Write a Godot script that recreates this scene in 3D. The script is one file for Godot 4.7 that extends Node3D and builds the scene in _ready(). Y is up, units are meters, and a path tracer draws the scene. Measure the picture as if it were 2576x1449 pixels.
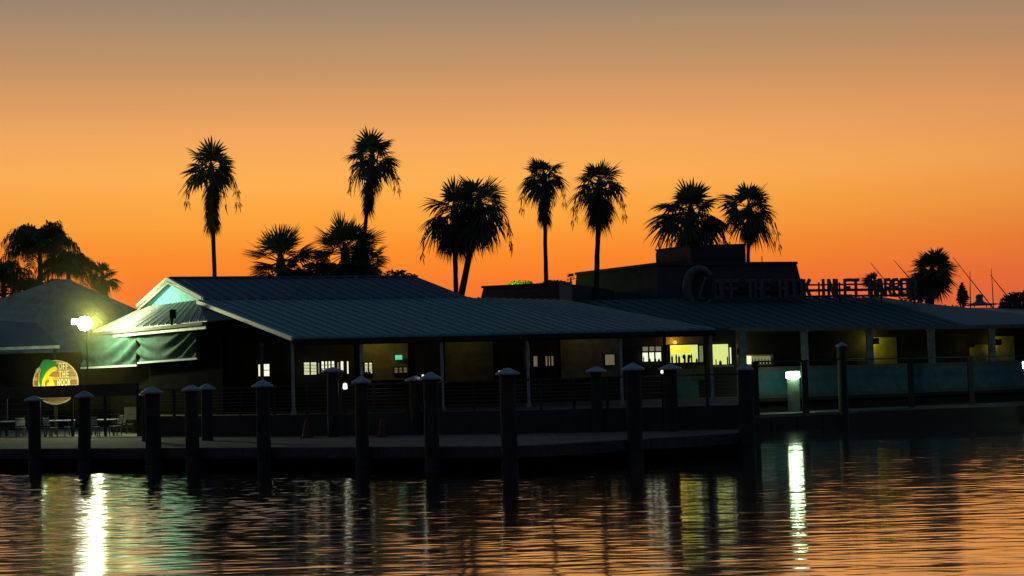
extends Node3D

# ---------------------------------------------------------------- camera numbers
const EYE := 2.9                       # height of the lens above the water
const F := 4150.0                      # focal length in units of a 2576 wide picture
const CX := 1288.0
const CY := 724.5
var pitch := atan((955.0 - CY) / F)
var roll := deg_to_rad(1.6)
var fw: Vector3
var rt: Vector3
var up: Vector3
var rng := RandomNumberGenerator.new()
var used := {}
var M := {}
var leaf_cache := {}

# a place in the world: seen in direction (x, y) of the survey picture, "depth" metres away / at height h
func at(x: float, y: float, depth: float) -> Vector3:
	var d := fw + rt * ((x - CX) / F) - up * ((y - CY) / F)
	return Vector3(0, EYE, 0) + d * (depth / -d.z)

func onh(x: float, y: float, h: float) -> Vector3:
	var d := fw + rt * ((x - CX) / F) - up * ((y - CY) / F)
	return Vector3(0, EYE, 0) + d * ((h - EYE) / d.y)

# ---------------------------------------------------------------- naming
func numbered(called: String) -> String:
	if not used.has(called):
		used[called] = 0
		return called
	used[called] += 1
	return "%s_%03d" % [called, used[called]]

func tag(o: Node3D, label: String, category: String, group := "") -> Node3D:
	o.set_meta("label", label)
	o.set_meta("category", category)
	if group != "":
		o.set_meta("group", group)
	return o

func thing(called: String, label: String, category: String, pos := Vector3.ZERO, turn := 0.0, group := "") -> Node3D:
	var o := Node3D.new()
	o.name = numbered(called)
	add_child(o)
	o.position = pos
	o.rotation.y = turn
	tag(o, label, category, group)
	return o

func part(called: String, mesh: Mesh, mat: Material, parent: Node3D, xf := Transform3D.IDENTITY) -> MeshInstance3D:
	var o := MeshInstance3D.new()
	o.name = called
	o.mesh = mesh
	o.material_override = mat
	parent.add_child(o, true)
	o.transform = xf
	return o

func top(called: String, mesh: Mesh, mat: Material, label: String, category: String, pos := Vector3.ZERO, turn := 0.0, group := "") -> MeshInstance3D:
	var o := MeshInstance3D.new()
	o.name = numbered(called)
	o.mesh = mesh
	o.material_override = mat
	add_child(o)
	o.position = pos
	o.rotation.y = turn
	tag(o, label, category, group)
	return o

func structure(called: String, mesh: Mesh, mat: Material) -> MeshInstance3D:
	var o := MeshInstance3D.new()
	o.name = numbered(called)
	o.mesh = mesh
	o.material_override = mat
	add_child(o)
	o.set_meta("kind", "structure")
	return o

func copy_of(o: Node3D, label: String, pos: Vector3, turn := 0.0) -> Node3D:
	var c: Node3D = o.duplicate()
	var base := str(o.name)
	c.name = numbered(base)
	add_child(c)
	c.position = pos
	c.rotation.y = turn
	c.set_meta("label", label)
	return c

# ---------------------------------------------------------------- mesh helpers (front faces clockwise)
func nst() -> SurfaceTool:
	var st := SurfaceTool.new()
	st.begin(Mesh.PRIMITIVE_TRIANGLES)
	st.set_smooth_group(-1)
	return st

func done(st: SurfaceTool) -> ArrayMesh:
	st.generate_normals()
	return st.commit()

func tri(st: SurfaceTool, a: Vector3, b: Vector3, c: Vector3) -> void:
	st.add_vertex(a); st.add_vertex(b); st.add_vertex(c)

func quad(st: SurfaceTool, a: Vector3, b: Vector3, c: Vector3, d: Vector3) -> void:
	tri(st, a, b, c); tri(st, a, c, d)

# eight corners: lower ring l[0..3], upper ring u[0..3], both counter-clockwise seen from above
func hexa(st: SurfaceTool, l: Array, u: Array) -> void:
	quad(st, u[3], u[2], u[1], u[0])
	quad(st, l[0], l[1], l[2], l[3])
	for i in 4:
		var j := (i + 1) % 4
		quad(st, l[i], u[i], u[j], l[j])

func box(st: SurfaceTool, c: Vector3, s: Vector3, b := Basis.IDENTITY) -> void:
	var h := s / 2.0
	var l := []
	var u := []
	for k in [Vector2(-1, 1), Vector2(1, 1), Vector2(1, -1), Vector2(-1, -1)]:
		l.append(c + b * Vector3(k.x * h.x, -h.y, k.y * h.z))
		u.append(c + b * Vector3(k.x * h.x, h.y, k.y * h.z))
	hexa(st, l, u)

func box_mesh(s: Vector3, c := Vector3.ZERO) -> ArrayMesh:
	var st := nst()
	box(st, c, s)
	return done(st)

# a box whose upper edges are bevelled
func bev_box(st: SurfaceTool, c: Vector3, s: Vector3, e: float) -> void:
	var h := s / 2.0
	box(st, c - Vector3(0, e / 2, 0), Vector3(s.x, s.y - e, s.z))
	var l := []
	var u := []
	for k in [Vector2(-1, 1), Vector2(1, 1), Vector2(1, -1), Vector2(-1, -1)]:
		l.append(c + Vector3(k.x * h.x, h.y - e, k.y * h.z))
		u.append(c + Vector3(k.x * (h.x - e), h.y, k.y * (h.z - e)))
	quad(st, u[3], u[2], u[1], u[0])
	for i in 4:
		var j := (i + 1) % 4
		quad(st, l[i], u[i], u[j], l[j])

# bar from a to b, w across and h high
func bar(st: SurfaceTool, a: Vector3, b: Vector3, w: float, h: float) -> void:
	var d := (b - a).normalized()
	var side := d.cross(Vector3.UP)
	if side.length() < 0.01:
		side = Vector3.RIGHT
	side = side.normalized()
	var v := side.cross(d).normalized()
	var l := []
	var u := []
	for k in [[a, -1], [a, 1], [b, 1], [b, -1]]:
		l.append(k[0] + side * (w / 2 * k[1]) - v * h / 2)
		u.append(k[0] + side * (w / 2 * k[1]) + v * h / 2)
	hexa(st, l, u)

# upright wall along a..b in plan, from y0 to y1
func wall(st: SurfaceTool, a: Vector3, b: Vector3, y0: float, y1: float, t: float) -> void:
	var d := Vector3(b.x - a.x, 0, b.z - a.z).normalized()
	var n := Vector3(d.z, 0, -d.x) * t / 2
	var l := []
	var u := []
	for p in [a + n, a - n, b - n, b + n]:
		l.append(Vector3(p.x, y0, p.z))
		u.append(Vector3(p.x, y1, p.z))
	hexa(st, l, u)

# slab: four upper corners, thickness downwards
func slab(st: SurfaceTool, p: Array, t: float) -> void:
	var l := []
	for q in p:
		l.append(q - Vector3(0, t, 0))
	hexa(st, l, p)

# polygon in plan (y of every point kept), closed down by t
func plate(st: SurfaceTool, p: Array, t: float) -> void:
	var flat := PackedVector2Array()
	for q in p:
		flat.append(Vector2(q.x, q.z))
	var ix := Geometry2D.triangulate_polygon(flat)
	for i in range(0, ix.size(), 3):
		tri(st, p[ix[i]], p[ix[i + 1]], p[ix[i + 2]])
		var dn := Vector3(0, t, 0)
		tri(st, p[ix[i]] - dn, p[ix[i + 2]] - dn, p[ix[i + 1]] - dn)
	for i in p.size():
		var a: Vector3 = p[i]
		var b: Vector3 = p[(i + 1) % p.size()]
		quad(st, a, b, b - Vector3(0, t, 0), a - Vector3(0, t, 0))

func tube(st: SurfaceTool, pts: Array, rad: Array, n: int, caps := true) -> void:
	st.set_smooth_group(1)
	var rings := []
	var side := Vector3.RIGHT
	for i in pts.size():
		var t: Vector3 = (pts[mini(i + 1, pts.size() - 1)] - pts[maxi(i - 1, 0)]).normalized()
		side = (side - t * side.dot(t))
		if side.length() < 0.05:
			side = t.cross(Vector3.FORWARD)
		side = side.normalized()
		var w := t.cross(side)
		var ring := []
		for k in n:
			var an := TAU * k / n
			ring.append(pts[i] + (side * cos(an) + w * sin(an)) * rad[i])
		rings.append(ring)
	for i in pts.size() - 1:
		for k in n:
			var j := (k + 1) % n
			quad(st, rings[i][k], rings[i][j], rings[i + 1][j], rings[i + 1][k])
	st.set_smooth_group(-1)
	if caps:
		for k in range(1, n - 1):
			tri(st, rings[0][0], rings[0][k + 1], rings[0][k])
			var e: Array = rings[-1]
			tri(st, e[0], e[k], e[k + 1])

# profile of Vector2(radius, y) turned round the y axis
func lathe(st: SurfaceTool, prof: Array, n: int, c := Vector3.ZERO, smooth := false) -> void:
	st.set_smooth_group(1 if smooth else -1)
	for i in prof.size() - 1:
		for k in n:
			var a0 := TAU * k / n
			var a1 := TAU * (k + 1) / n
			var p: Vector2 = prof[i]
			var q: Vector2 = prof[i + 1]
			var v0 := c + Vector3(p.x * cos(a0), p.y, p.x * sin(a0))
			var v1 := c + Vector3(p.x * cos(a1), p.y, p.x * sin(a1))
			var v2 := c + Vector3(q.x * cos(a1), q.y, q.x * sin(a1))
			var v3 := c + Vector3(q.x * cos(a0), q.y, q.x * sin(a0))
			if p.x > 0.0001:
				tri(st, v0, v1, v2)
			if q.x > 0.0001:
				tri(st, v0, v2, v3)
	st.set_smooth_group(-1)

# flat outline in x, y pushed out along z (from z0 to z1)
func extrude(st: SurfaceTool, p: PackedVector2Array, z0: float, z1: float) -> void:
	var ix := Geometry2D.triangulate_polygon(p)
	for i in range(0, ix.size(), 3):
		var a := p[ix[i]]
		var b := p[ix[i + 1]]
		var c := p[ix[i + 2]]
		tri(st, Vector3(a.x, a.y, z1), Vector3(c.x, c.y, z1), Vector3(b.x, b.y, z1))
		tri(st, Vector3(a.x, a.y, z0), Vector3(b.x, b.y, z0), Vector3(c.x, c.y, z0))
	for i in p.size():
		var a := p[i]
		var b := p[(i + 1) % p.size()]
		quad(st, Vector3(a.x, a.y, z0), Vector3(a.x, a.y, z1), Vector3(b.x, b.y, z1), Vector3(b.x, b.y, z0))

# ---------------------------------------------------------------- materials
func lin(r: float, g: float, b: float) -> Color:
	return Color(r, g, b).linear_to_srgb()

func noise_tex(freq: float, lo: float, hi: float, seed_: int, size := 256, kind := FastNoiseLite.TYPE_SIMPLEX_SMOOTH) -> NoiseTexture2D:
	var n := FastNoiseLite.new()
	n.seed = seed_
	n.frequency = freq
	n.noise_type = kind
	n.fractal_octaves = 5
	var t := NoiseTexture2D.new()
	t.width = size
	t.height = size
	t.seamless = true
	t.noise = n
	var g := Gradient.new()
	g.set_color(0, Color(lo, lo, lo))
	g.set_color(1, Color(hi, hi, hi))
	t.color_ramp = g
	return t

func mat(r: float, g: float, b: float, rough := 0.8, tex: Texture2D = null, scale := 0.5, metal := 0.0) -> StandardMaterial3D:
	var m := StandardMaterial3D.new()
	m.albedo_color = lin(r, g, b)
	m.roughness = rough
	m.metallic = metal
	if tex:
		m.albedo_texture = tex
		m.uv1_triplanar = true
		m.uv1_world_triplanar = true
		m.uv1_scale = Vector3(scale, scale, scale)
	return m

func glow(r: float, g: float, b: float, e: float) -> StandardMaterial3D:
	var m := StandardMaterial3D.new()
	m.albedo_color = lin(0.4, 0.4, 0.4)
	m.emission_enabled = true
	m.emission = lin(r, g, b)
	m.emission_energy_multiplier = e
	m.roughness = 0.5
	return m

func omni(called: String, pos: Vector3, col: Color, e: float, size: float, parent: Node3D = null) -> OmniLight3D:
	var l := OmniLight3D.new()
	l.name = called
	l.light_color = col
	l.light_energy = e
	l.light_size = size
	l.omni_range = 60.0
	l.omni_attenuation = 2.0
	l.shadow_enabled = true
	(parent if parent else self).add_child(l, true)
	l.position = pos
	return l

func make_materials() -> void:
	var grain := noise_tex(0.02, 0.62, 1.0, 5)
	var blotch := noise_tex(0.012, 0.7, 1.0, 9)
	var streak := noise_tex(0.03, 0.72, 1.0, 14)
	M.deck = mat(0.175, 0.145, 0.11, 0.85, grain, 0.6)
	M.deck.vertex_color_use_as_albedo = true
	M.fascia = mat(0.065, 0.065, 0.054, 0.85, grain, 0.7)
	M.pile = mat(0.036, 0.032, 0.027, 0.9, grain, 0.8)
	M.cap = mat(0.36, 0.4, 0.45, 0.55, blotch, 1.2)
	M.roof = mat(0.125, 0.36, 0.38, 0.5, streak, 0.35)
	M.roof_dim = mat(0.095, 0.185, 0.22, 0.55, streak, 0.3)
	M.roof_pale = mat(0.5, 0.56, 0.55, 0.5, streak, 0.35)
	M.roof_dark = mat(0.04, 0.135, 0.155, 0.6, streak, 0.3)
	M.pav = mat(0.4, 0.47, 0.42, 0.8, blotch, 0.3)  # haze round the floodlight is put into this paler roof colour
	M.aqua = mat(0.22, 0.82, 0.9, 0.7, blotch, 0.5)
	M.white = mat(0.74, 0.75, 0.72, 0.5, blotch, 0.8)
	M.trim = mat(0.42, 0.44, 0.42, 0.6, blotch, 0.8)
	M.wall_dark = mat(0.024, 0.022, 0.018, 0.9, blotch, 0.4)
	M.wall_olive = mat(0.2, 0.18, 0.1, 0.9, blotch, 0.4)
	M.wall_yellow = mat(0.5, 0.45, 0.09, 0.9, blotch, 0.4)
	M.parapet = mat(0.04, 0.06, 0.066, 0.85, blotch, 0.3)
	M.unit = mat(0.055, 0.055, 0.052, 0.8, blotch, 0.4)
	M.unit_dark = mat(0.03, 0.032, 0.034, 0.8, blotch, 0.4)
	M.concrete = mat(0.16, 0.15, 0.13, 0.9, blotch, 0.3)
	M.patio = mat(0.2, 0.21, 0.19, 0.8, blotch, 0.4)
	M.ground = mat(0.07, 0.065, 0.05, 0.95, blotch, 0.05)
	M.seawall = mat(0.035, 0.033, 0.028, 0.9, blotch, 0.4)
	M.teal = mat(0.05, 0.17, 0.2, 0.75, blotch, 0.4)
	M.grey_trim = mat(0.11, 0.11, 0.11, 0.7, blotch, 0.6)
	M.column = mat(0.2, 0.23, 0.26, 0.75, blotch, 0.6)
	M.black = mat(0.015, 0.015, 0.016, 0.6)
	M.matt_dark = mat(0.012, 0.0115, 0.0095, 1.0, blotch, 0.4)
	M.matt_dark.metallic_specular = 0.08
	M.cable = mat(0.12, 0.12, 0.12, 0.4, null, 1.0, 0.6)
	M.rail = mat(0.035, 0.034, 0.03, 0.75, grain, 0.8)
	M.letter = mat(0.13, 0.135, 0.125, 0.6, blotch, 1.0)
	M.trunk = mat(0.05, 0.04, 0.03, 0.95, grain, 1.2)
	M.frond = mat(0.035, 0.06, 0.022, 0.7)
	M.frond.backlight_enabled = true
	M.frond.backlight = lin(0.06, 0.09, 0.02)
	M.dead = mat(0.07, 0.05, 0.028, 0.9)
	M.bush = mat(0.035, 0.055, 0.022, 0.8)
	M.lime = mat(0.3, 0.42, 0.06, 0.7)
	M.cone = mat(0.12, 0.022, 0.014, 0.75)
	M.tarp = mat(0.075, 0.17, 0.145, 0.8, blotch, 0.8)
	M.tarp.metallic_specular = 0.25
	M.tarp_edge = mat(0.7, 0.78, 0.74, 0.5)
	M.boat = mat(0.5, 0.52, 0.53, 0.4)
	M.boat_blue = mat(0.06, 0.12, 0.2, 0.6)
	M.pole = mat(0.16, 0.13, 0.11, 0.5)
	M.flood = glow(0.95, 1.0, 0.75, 13.0)
	M.dock_glow = glow(0.72, 1.0, 0.62, 16.0)
	M.small_glow = glow(0.9, 0.95, 0.8, 1.4)
	M.win_pale = glow(0.95, 0.98, 0.55, 0.95)
	M.win_white = glow(0.98, 1.0, 0.72, 1.0)
	M.win_yellow = glow(0.9, 0.82, 0.05, 0.9)
	M.win_green = glow(0.78, 0.85, 0.24, 0.9)
	M.win_tan = glow(0.36, 0.28, 0.12, 0.35)
	M.win_grey = glow(0.3, 0.3, 0.16, 0.5)
	M.amber = glow(1.0, 0.6, 0.12, 1.2)
	M.tv = glow(0.1, 0.75, 0.5, 0.7)

# ---------------------------------------------------------------- sky
func sky_image() -> Image:
	var w := 256
	var h := 1024
	var im := Image.create(w, h, false, Image.FORMAT_RGBF)
	var west := [[0.0, 222, 112, 66], [1.8, 238, 108, 56], [3.0, 251, 118, 46], [4.2, 255, 140, 44], [5.6, 255, 165, 60], [7.0, 254, 175, 83], [8.4, 244, 169, 94], [9.8, 221, 157, 99], [11.3, 188, 145, 104], [13.0, 156, 132, 110], [17.0, 122, 114, 110], [25.0, 88, 96, 106], [40.0, 60, 80, 100], [65.0, 48, 72, 96], [90.0, 44, 70, 96]]
	var hz := FastNoiseLite.new()
	hz.seed = 4
	hz.frequency = 0.02
	hz.fractal_octaves = 3
	var east := [[0.0, 58, 60, 74], [6.0, 66, 64, 76], [12.0, 66, 68, 80], [25.0, 56, 70, 90], [50.0, 48, 72, 96], [90.0, 44, 70, 96]]
	for j in h:
		var el := 90.0 - (j + 0.5) / h * 180.0
		var cw := ramp(west, maxf(el, 0.0))
		var ce := ramp(east, maxf(el, 0.0))
		var spread := 40.0 + maxf(el, 0.0) * 1.2
		for i in w:
			var az := wrapf((i + 0.5) / w * 360.0, -180.0, 180.0) + 4.0   # column 0 looks along -z
			var s := spread if az > 0.0 else spread * 1.35
			var k := exp(-pow(az / s, 2.0))
			var c := ce.lerp(cw, k)
			c.g *= 1.0 - 0.1 * smoothstep(4.0, 26.0, az) * smoothstep(14.0, 3.0, el)
			var hv := hz.get_noise_2d(cos(deg_to_rad(az)) * 60.0 + sin(deg_to_rad(az)) * 20.0, el * 9.0 + sin(deg_to_rad(az)) * 12.0)
			c = Color(c.r * (1.0 + 0.035 * hv), c.g * (1.0 + 0.05 * hv), c.b * (1.0 + 0.03 * hv))
			if el < 0.0:
				c = Color(0.03, 0.028, 0.026)
			im.set_pixel(i, j, c)
	return im

func ramp(stops: Array, x: float) -> Color:
	for i in stops.size() - 1:
		var a: Array = stops[i]
		var b: Array = stops[i + 1]
		if x <= b[0]:
			var t: float = smoothstep(0.0, 1.0, (x - a[0]) / (b[0] - a[0])) * 0.3 + 0.7 * (x - a[0]) / (b[0] - a[0])
			var ca := Color(a[1] / 255.0, a[2] / 255.0, a[3] / 255.0)
			var cb := Color(b[1] / 255.0, b[2] / 255.0, b[3] / 255.0)
			return ca.lerp(cb, t).srgb_to_linear()
	var z: Array = stops[-1]
	return Color(z[1] / 255.0, z[2] / 255.0, z[3] / 255.0).srgb_to_linear()

# ================================================================= scene
func _ready() -> void:
	rng.seed = 20240611
	fw = Vector3(0, sin(pitch), -cos(pitch))
	var u0 := Vector3(0, cos(pitch), sin(pitch))
	rt = Vector3.RIGHT * cos(roll) - u0 * sin(roll)
	up = Vector3.RIGHT * sin(roll) + u0 * cos(roll)

	var cam := Camera3D.new()
	cam.name = "camera"
	cam.fov = rad_to_deg(2.0 * atan(CY / F))
	cam.near = 0.1
	cam.far = 4000.0
	add_child(cam)
	cam.transform = Transform3D(Basis(rt, up, -fw), Vector3(0, EYE, 0))
	cam.current = true

	var env := Environment.new()
	env.background_mode = Environment.BG_SKY
	var pan := PanoramaSkyMaterial.new()
	pan.panorama = ImageTexture.create_from_image(sky_image())
	var sky := Sky.new()
	sky.sky_material = pan
	env.sky = sky
	env.tonemap_mode = Environment.TONE_MAPPER_LINEAR
	env.tonemap_exposure = 1.0
	env.sdfgi_enabled = true
	env.ssao_enabled = true
	env.ssil_enabled = true
	env.volumetric_fog_enabled = true
	env.volumetric_fog_density = 0.0
	var we := WorldEnvironment.new()
	we.name = "world"
	we.environment = env
	add_child(we)

	var sun := DirectionalLight3D.new()          # the last of the afterglow, behind the roofs
	sun.name = "afterglow"
	sun.light_color = Color(1.0, 0.62, 0.32)
	sun.light_energy = 0.01
	sun.light_angular_distance = 30.0
	sun.sky_mode = DirectionalLight3D.SKY_MODE_LIGHT_ONLY
	sun.shadow_enabled = true
	add_child(sun)
	sun.rotation = Vector3(deg_to_rad(-2.0), deg_to_rad(176.0), 0)

	make_materials()
	build_water_and_land()
	build_docks()
	build_main_house()
	build_right_building()
	build_left_side()
	build_floodlight()
	build_railings()
	build_piles_and_dock_lights()
	build_patio()
	build_palms()
	build_far_things()

# ---------------------------------------------------------------- water, land
func wave(x: float, z: float, n: FastNoiseLite, n2: FastNoiseLite) -> float:
	var gust := 0.5 + 0.5 * n2.get_noise_2d(x * 0.35, z * 0.8)
	# a wind ruffled patch near the dock on the left, calmer water elsewhere
	var ruff := smoothstep(-25.0, -41.0, z) * smoothstep(2.0, -7.0, x)
	var a := 0.0046 * n.get_noise_2d(x * 0.7, z * 3.4)
	a += 0.0056 * n.get_noise_2d(x * 0.3 + 90.0, z * 1.2)
	a += (0.0042 * (0.45 + gust) + 0.0085 * ruff) * n.get_noise_2d(x * 1.5 - 40.0, z * 6.5)
	a += (0.0017 + 0.0034 * ruff) * n.get_noise_2d(x * 3.4 + 13.0, z * 11.0)
	return a

func build_water_and_land() -> void:
	var n := FastNoiseLite.new()
	n.seed = 31
	n.frequency = 0.5
	n.fractal_octaves = 2
	var n2 := FastNoiseLite.new()
	n2.seed = 77
	n2.frequency = 0.25
	n2.fractal_octaves = 2
	var m := StandardMaterial3D.new()
	m.albedo_color = lin(0.006, 0.01, 0.009)
	m.roughness = 0.065
	m.metallic_specular = 1.0
	m.clearcoat_enabled = true
	m.clearcoat = 0.8
	m.clearcoat_roughness = 0.09
	var mesh := ArrayMesh.new()
	# rippled sheets: x from, x to, z from, z to, step x, step z
	for r in [[-27.0, 27.0, -68.0, -17.0, 0.16, 0.062], [7.0, 44.0, -98.0, -68.0, 0.45, 0.22], [-27.0, 27.0, -17.0, -7.0, 0.4, 0.2]]:
		var nx := int((r[1] - r[0]) / r[4])
		var nz := int((r[3] - r[2]) / r[5])
		var v := PackedVector3Array()
		var no := PackedVector3Array()
		v.resize((nx + 1) * (nz + 1))
		no.resize(v.size())
		for j in nz + 1:
			var z: float = lerpf(r[2], r[3], float(j) / nz)
			for i in nx + 1:
				var x: float = lerpf(r[0], r[1], float(i) / nx)
				v[j * (nx + 1) + i] = Vector3(x, wave(x, z, n, n2), z)
		for j in nz + 1:
			for i in nx + 1:
				var a := v[j * (nx + 1) + maxi(i - 1, 0)]
				var b := v[j * (nx + 1) + mini(i + 1, nx)]
				var c := v[maxi(j - 1, 0) * (nx + 1) + i]
				var d := v[mini(j + 1, nz) * (nx + 1) + i]
				no[j * (nx + 1) + i] = (d - c).cross(b - a).normalized()
		var ix := PackedInt32Array()
		ix.resize(nx * nz * 6)
		var k := 0
		for j in nz:
			for i in nx:
				var p := j * (nx + 1) + i
				var q := p + nx + 1
				ix[k] = p; ix[k + 1] = p + 1; ix[k + 2] = q + 1
				ix[k + 3] = p; ix[k + 4] = q + 1; ix[k + 5] = q
				k += 6
		var arr := []
		arr.resize(Mesh.ARRAY_MAX)
		arr[Mesh.ARRAY_VERTEX] = v
		arr[Mesh.ARRAY_NORMAL] = no
		arr[Mesh.ARRAY_INDEX] = ix
		mesh.add_surface_from_arrays(Mesh.PRIMITIVE_TRIANGLES, arr)
	var st := nst()
	st.set_material(m)
	quad(st, Vector3(-1500, -0.03, -110), Vector3(1500, -0.03, -110), Vector3(1500, -0.03, 900), Vector3(-1500, -0.03, 900))
	st.generate_normals()
	st.commit(mesh)
	structure("water", mesh, m)

	st = nst()
	plate(st, [Vector3(-1500, 0.72, -74), Vector3(-60, 0.72, -72), Vector3(-6, 0.72, -76), Vector3(11.8, 0.72, -84), Vector3(60, 0.72, -103), Vector3(1500, 0.72, -103), Vector3(1500, 0.72, -2500), Vector3(-1500, 0.72, -2500)], 2.0)
	structure("ground", done(st), M.ground)

# ---------------------------------------------------------------- docks
func front(x: float) -> Vector3:           # front edge of the dock, height 0.8
	var y := lerpf(1129.0, 1122.0, x / 1310.0) if x < 1310.0 else lerpf(1122.0, 1088.0, (x - 1310.0) / 565.0)
	return onh(x, y, 0.8)

func terr(x: float) -> Vector3:            # foot of the terrace wall, height 0.8
	var y := lerpf(1098.0, 1098.0, x / 640.0) if x < 640.0 else (lerpf(1098.0, 1091.0, (x - 640.0) / 670.0) if x < 1310.0 else lerpf(1091.0, 1079.0, (x - 1310.0) / 565.0))
	return onh(x, y, 0.8)

func build_docks() -> void:
	var xs := []
	var x := -70.0
	while x < 1875.0:
		xs.append(x)
		x += 1875.0 / 22.0
	xs.append(1875.0)
	# deck boards laid along the edge
	var dock := thing("wooden_dock", "long low timber dock running across the water in front of the terrace", "dock", Vector3.ZERO)
	var st := nst()
	var rows := 66
	for i in xs.size() - 1:
		var f0 := front(xs[i])
		var f1 := front(xs[i + 1])
		var t0 := terr(xs[i])
		var t1 := terr(xs[i + 1])
		for j in rows:
			var tone := rng.randf_range(0.72, 1.12)
			st.set_color(Color(tone, tone * rng.randf_range(0.97, 1.02), tone))
			var a := (j + 0.04) / rows
			var b := (j + 0.96) / rows
			var dy := Vector3(0, rng.randf_range(-0.004, 0.003), 0)
			slab(st, [f0.lerp(t0, a) + dy, f1.lerp(t1, a) + dy, f1.lerp(t1, b) + dy, f0.lerp(t0, b) + dy], 0.04)
	var boards := part("deck_board", done(st), M.deck, dock)
	boards.set_meta("kind", "stuff")
	# fascia boards, a strip at a time, and the beam under them
	for i in xs.size() - 1:
		st = nst()
		var a := front(xs[i])
		var b := front(xs[i + 1])
		var out := Vector3(0, 0, 0.03 + 0.012 * (i % 2))
		wall(st, a.lerp(b, 0.006) + out, a.lerp(b, 0.994) + out, 0.42, 0.765, 0.05)
		part("fascia_board", done(st), M.fascia, dock)
		if i % 2 == 0:
			st = nst()
			var t := terr(xs[i])
			bar(st, Vector3(a.x, 0.6, a.z - 0.3), Vector3(t.x, 0.6, t.z), 0.16, 0.3)
			part("cross_beam", done(st), M.pile, dock)
	# terrace: raised concrete platform under the house
	st = nst()
	var poly := []
	for xx in [352.0, 640.0, 980.0, 1310.0, 1600.0, 1868.0]:
		var p := terr(xx)
		poly.append(Vector3(p.x, 1.7, p.z))
	poly.append(Vector3(13.5, 1.7, -96))
	poly.append(Vector3(-18.0, 1.7, -96))
	plate(st, poly, 3.0)
	structure("terrace", done(st), M.seawall)
	# patio on the left, low
	st = nst()
	var q0 := terr(-70.0)
	var q1 := terr(351.0)
	plate(st, [Vector3(q0.x - 6, 0.79, q0.z), Vector3(q0.x, 0.79, q0.z), Vector3(q1.x, 0.79, q1.z), Vector3(-18.2, 0.79, -96), Vector3(-34, 0.79, -96)], 2.2)
	structure("patio", done(st), M.patio)
	# sea wall and walkway on the right
	st = nst()
	var r0 := onh(1870, 1046, 0.8)
	var r1 := onh(2680, 1007, 0.8)
	var back := Vector3(-0.9, 0, -3.4)
	var walk := thing("seawall_walkway", "concrete walkway on the sea wall under the long right hand building", "walkway")
	plate(st, [r0, r1, r1 + back, r0 + back], 0.16)
	part("walkway_slab", done(st), M.concrete, walk)
	var k := 14
	for i in k:
		st = nst()
		var a := r0.lerp(r1, (i + 0.02) / k)
		var b := r0.lerp(r1, (i + 0.98) / k)
		wall(st, a + Vector3(0, 0, -0.12), b + Vector3(0, 0, -0.12), -1.0, 0.62, 0.14)
		part("wall_panel", done(st), M.seawall, walk)

# ---------------------------------------------------------------- main house
func wd(x: float) -> float:
	return lerpf(80.0, 87.0, (x - 640.0) / 1210.0)

# ruled roof: top edge and lower edge are polylines, n panels, each a sheet with one raised seam
func roof_panels(parent: Node3D, te: Array, be: Array, n: int, m: Material, t := 0.06) -> void:
	for i in n:
		var a := float(i) / n
		var b := float(i + 1) / n
		var ta := along(te, a)
		var tb := along(te, b)
		var ba := along(be, a)
		var bb := along(be, b)
		var st := nst()
		slab(st, [ba, bb, tb, ta], t)
		var w := (bb - ba).normalized() * 0.03
		var e := Vector3(0, 0.07, 0)
		slab(st, [ba + e - w, ba + e + w, ta + e + w, ta + e - w], 0.09)
		# two low ribs on the sheet
		for q in [0.33, 0.67]:
			var r0 := ba.lerp(bb, q)
			var r1 := ta.lerp(tb, q)
			var e2 := Vector3(0, 0.03, 0)
			slab(st, [r0 + e2 - w, r0 + e2 + w, r1 + e2 + w, r1 + e2 - w], 0.05)
		part("roof_panel", done(st), m, parent)

func along(e: Array, t: float) -> Vector3:
	var k := t * (e.size() - 1)
	var i := mini(int(k), e.size() - 2)
	return (e[i] as Vector3).lerp(e[i + 1], k - i)

func lit_window(parent: Node3D, x0: float, y0: float, x1: float, y1: float, m: Material, panes := 1, slats := 0, dd := 0.0, frame := 0.06, items := 0) -> MeshInstance3D:
	var a := at(x0, y1, wd(x0) + dd)
	var b := at(x1, y1, wd(x1) + dd)
	var yt := at((x0 + x1) / 2, y0, wd((x0 + x1) / 2) + dd).y
	var yb := at((x0 + x1) / 2, y1, wd((x0 + x1) / 2) + dd).y
	var st := nst()
	var o := Vector3(0, 0, 0.02)
	# frame
	wall(st, a + o, b + o, yt, yt + frame, 0.12)
	wall(st, a + o, b + o, yb - frame, yb, 0.14)
	var d := (b - a).normalized()
	wall(st, a - d * frame + o, a + o, yb - frame, yt + frame, 0.115)
	wall(st, b + o, b + d * frame + o, yb - frame, yt + frame, 0.115)
	for i in range(1, panes):
		var c := a.lerp(b, float(i) / panes)
		wall(st, c - d * 0.035 + o, c + d * 0.035 + o, yb, yt, 0.1)
	var w := part("window", done(st), M.wall_dark, parent)
	st = nst()
	wall(st, a, b, yb, yt, 0.04)
	part("pane", done(st), m, w)
	for i in items:
		st = nst()
		var q := a.lerp(b, (i + rng.randf_range(0.2, 0.8)) / items) + Vector3(0, 0, 0.09)
		var ih := (yt - yb) * rng.randf_range(0.12, 0.42)
		box(st, Vector3(q.x, yb + ih / 2, q.z), Vector3(rng.randf_range(0.05, 0.14), ih, 0.06))
		box(st, Vector3(q.x, yb + ih + 0.03, q.z), Vector3(0.035, 0.09, 0.035))
		part("shelf_item", done(st), M.black, w)
	for i in slats:
		st = nst()
		var y := lerpf(yb, yt, (i + 1.0) / (slats + 1))
		wall(st, a + Vector3(0, 0, 0.05), b + Vector3(0, 0, 0.05), y - 0.02, y + 0.012, 0.02)
		part("slat", done(st), M.wall_olive, w)
	return w

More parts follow.
